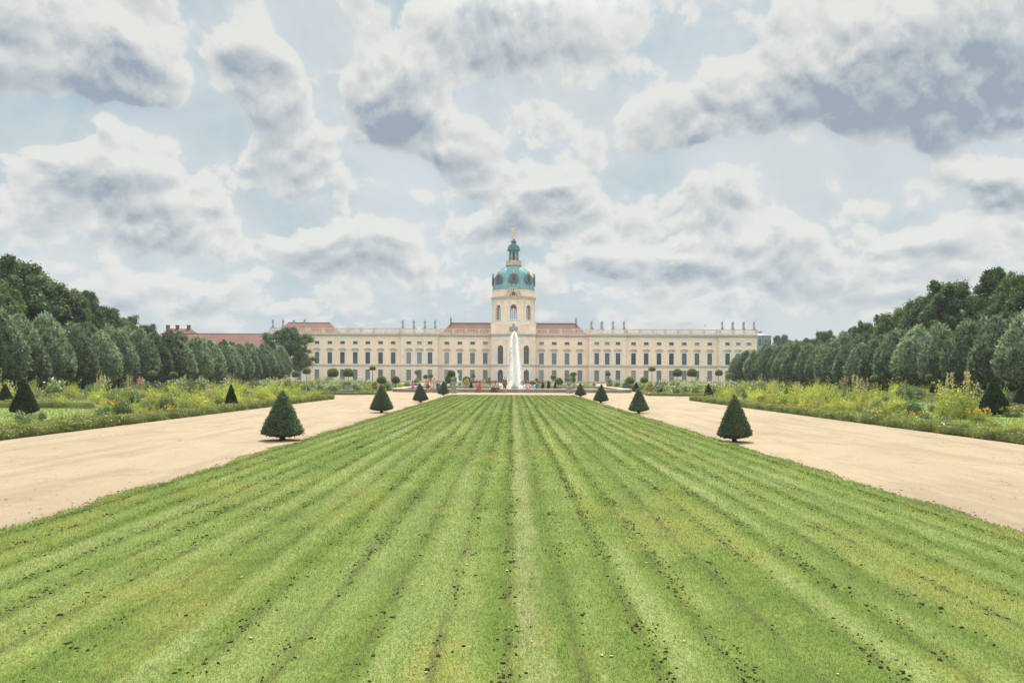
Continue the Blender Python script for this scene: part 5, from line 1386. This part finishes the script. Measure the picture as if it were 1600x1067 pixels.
def statues():
    pr = [statue_proto(k) for k in range(3)]
    xs = (23.4, 26.46, 29.75, 33.06, 62.4, 65.6, 68.85, 71.9)
    k = 0
    for x in sorted([-x for x in xs]+list(xs)):
        o = remesh(link('roof_statue', pr[(k*2+k//4)%3], None, (PX+x, PY-1.25, 16.4)), .045)
        o.scale = (1.38,)*3; o.rotation_euler = (0,0,rnd.uniform(-.8,.8))
        tag(o, f'grey draped statue on the palace balustrade, {ORD[k]} from the left', 'statue', 'statues on the palace balustrade'); k += 1
    # gilded figure on top
    J = joints('stand', arms='raise'); J['knr'] = Vector((.12,.05,.55)); J['anr'] = Vector((.2,.28,.42)); J['tor'] = Vector((.2,.36,.32))
    J['ell'] = J['shl']+Vector((-.24,0,.05)); J['hal'] = J['ell']+Vector((-.22,-.02,-.12))
    m = body_mb(J, False); m.tube([J['waist'], J['pel'], Vector((.05,.05,.62))], [.15,.2,.24], 10)
    m.tube([J['har']+Vector((-.3,.05,.25)), J['har']+Vector((-.05,0,.1)), J['har']+Vector((.35,.1,.12))], [.03,.07,.04], 7)
    m.tube([J['hal'], J['hal']+Vector((-.1,.1,-.25)), J['hal']+Vector((.05,.2,-.45))], [.06,.1,.05], 7)
    m.tube([Vector((-.11,.02,.1)), Vector((-.11,.02,-.2))], [.1,.14], 8)
    o = remesh(m.build('gilded_statue', M['gold'], None, (PX, PY+6.2, 45.0)), .035); o.scale = (1.55,)*3; o.rotation_euler = (0,0,.3)
    tag(o, 'gilded dancing figure with a raised arm on top of the dome lantern', 'statue')

def far_buildings():
    # long wing with a red roof behind the left lindens
    e = empty('orangery_wing', (0, 238, 0)); tag(e, 'long low wing with a faded red tiled roof behind the left trees', 'building')
    x0, x1 = XY(236, 238), XY(424, 238); zr = W(330, 521.5, 244).z; ze = W(330, 541, 238).z
    w = MB(); w.box(x0, x1, 0, 14, 0, ze); w.build('wall', M['trim'], e)
    c = MB(); c.box(x0-.2, x1+.2, -.4, 0, ze-.5, ze); c.build('cornice', M['string'], e)
    r = MB(); r.face([(x0-.3,-.5,ze+.02),(x1+.3,-.5,ze+.02),(x1+.3,7,zr),(x0-.3,7,zr)]); r.face([(x0-.3,14.5,ze+.02),(x1+.3,14.5,ze+.02),(x1+.3,7,zr),(x0-.3,7,zr)]); r.tube([(x0-.3,7,zr),(x1+.3,7,zr)],[.18,.18],6)
    r.build('roof', M['tile_pale'], e)
    n = int((x1-x0)/4.5)
    for i in range(n):
        x = x0+2.5+4.5*i; g = MB(); g.box(x-.8,x+.8,-.06,.1,2.0,ze-1.6); g.build('window', M['glass'], e)
    # house with chimneys further left
    e = empty('roofed_house', (0, 262, 0)); tag(e, 'far house with a red roof and chimneys above the left trees', 'building')
    x0, x1 = XY(246, 262), XY(296, 262); zr = W(270, 513, 266).z; ze = W(270, 524, 262).z
    w = MB(); w.box(x0,x1,0,11,0,ze); w.build('wall', M['cream'], e)
    r = MB(); r.face([(x0,-.4,ze),(x1,-.4,ze),(x1-2,5.5,zr),(x0+2,5.5,zr)]); r.face([(x0,11.4,ze),(x1,11.4,ze),(x1-2,5.5,zr),(x0+2,5.5,zr)]); r.face([(x0,-.4,ze),(x0,11.4,ze),(x0+2,5.5,zr)]); r.face([(x1,-.4,ze),(x1,11.4,ze),(x1-2,5.5,zr)])
    ro = r.build('roof', M['tile'], e)
    for x in (x0+1.2, x0+4.5, x1-2.5): c = MB(); c.box(x-.45,x+.45,4.6,5.6,zr-1.2,zr+1.0); c.box(x-.55,x+.55,4.5,5.7,zr+1.0,zr+1.2); c.build('chimney', M['tile'], ro)
    # round modern-looking drum beyond the right end
    Y = 330; p = W(1187, 521, Y); ze = W(1187, 528, Y).z; e = empty('round_building', (p.x, Y, 0)); rr = 19*Y/F*.92
    tag(e, 'grey round building with a flat dark roof beyond the right end of the palace', 'building')
    w = MB(); w.lathe([(rr*.93,0),(rr*.93,ze)], (0,0,0), 32); w.build('wall', M['urn_pale'], e)
    r = MB(); r.lathe([(rr,ze),(rr,ze+.9),(rr*.6,ze+1.6),(rr*.2,ze+2.0),(rr*.15,ze+3.0),(.1,ze+3.3)], (0,0,0), 32); r.build('roof', M['lead'], e)
    for k in range(20):
        a = 2*PI*k/20; g = MB(); g.box(-.5,.5,-.1,.1,ze-3.4,ze-.8); o = g.build('window', M['glass'], e); o.location = (rr*.935*math.sin(a), -rr*.935*math.cos(a), 0); o.rotation_euler = (0,0,a)
    # a bird above the right wing
    b = MB(); p = W(1100.5, 509, 180)
    b.tube([(-.18,0,0),(0,0,.02),(.2,0,.0)], [.02,.06,.02], 7)
    b.add([(-.06,0,.03),(.08,0,.03),(.0,.35,.28),(-.08,.3,.26)], [(0,1,2,3)]); b.add([(-.06,0,.03),(.08,0,.03),(.0,-.35,.28),(-.08,-.3,.26)], [(0,1,2,3)])
    o = b.build('bird', M['iron'], None, p); tag(o, 'small dark bird flying above the right wing of the palace', 'bird'); o.scale = (1.4,)*3; o.rotation_euler = (0,0,.8)
M['urn_pale'] = simple('pale_concrete', (.24,.28,.32), .8, .2)

# ================================================================ build
build_palace(); statues(); fountain(); pots_and_stones(); people(); far_buildings()
trees(); cones(); ball_trees(); beds(); grass(); clods()
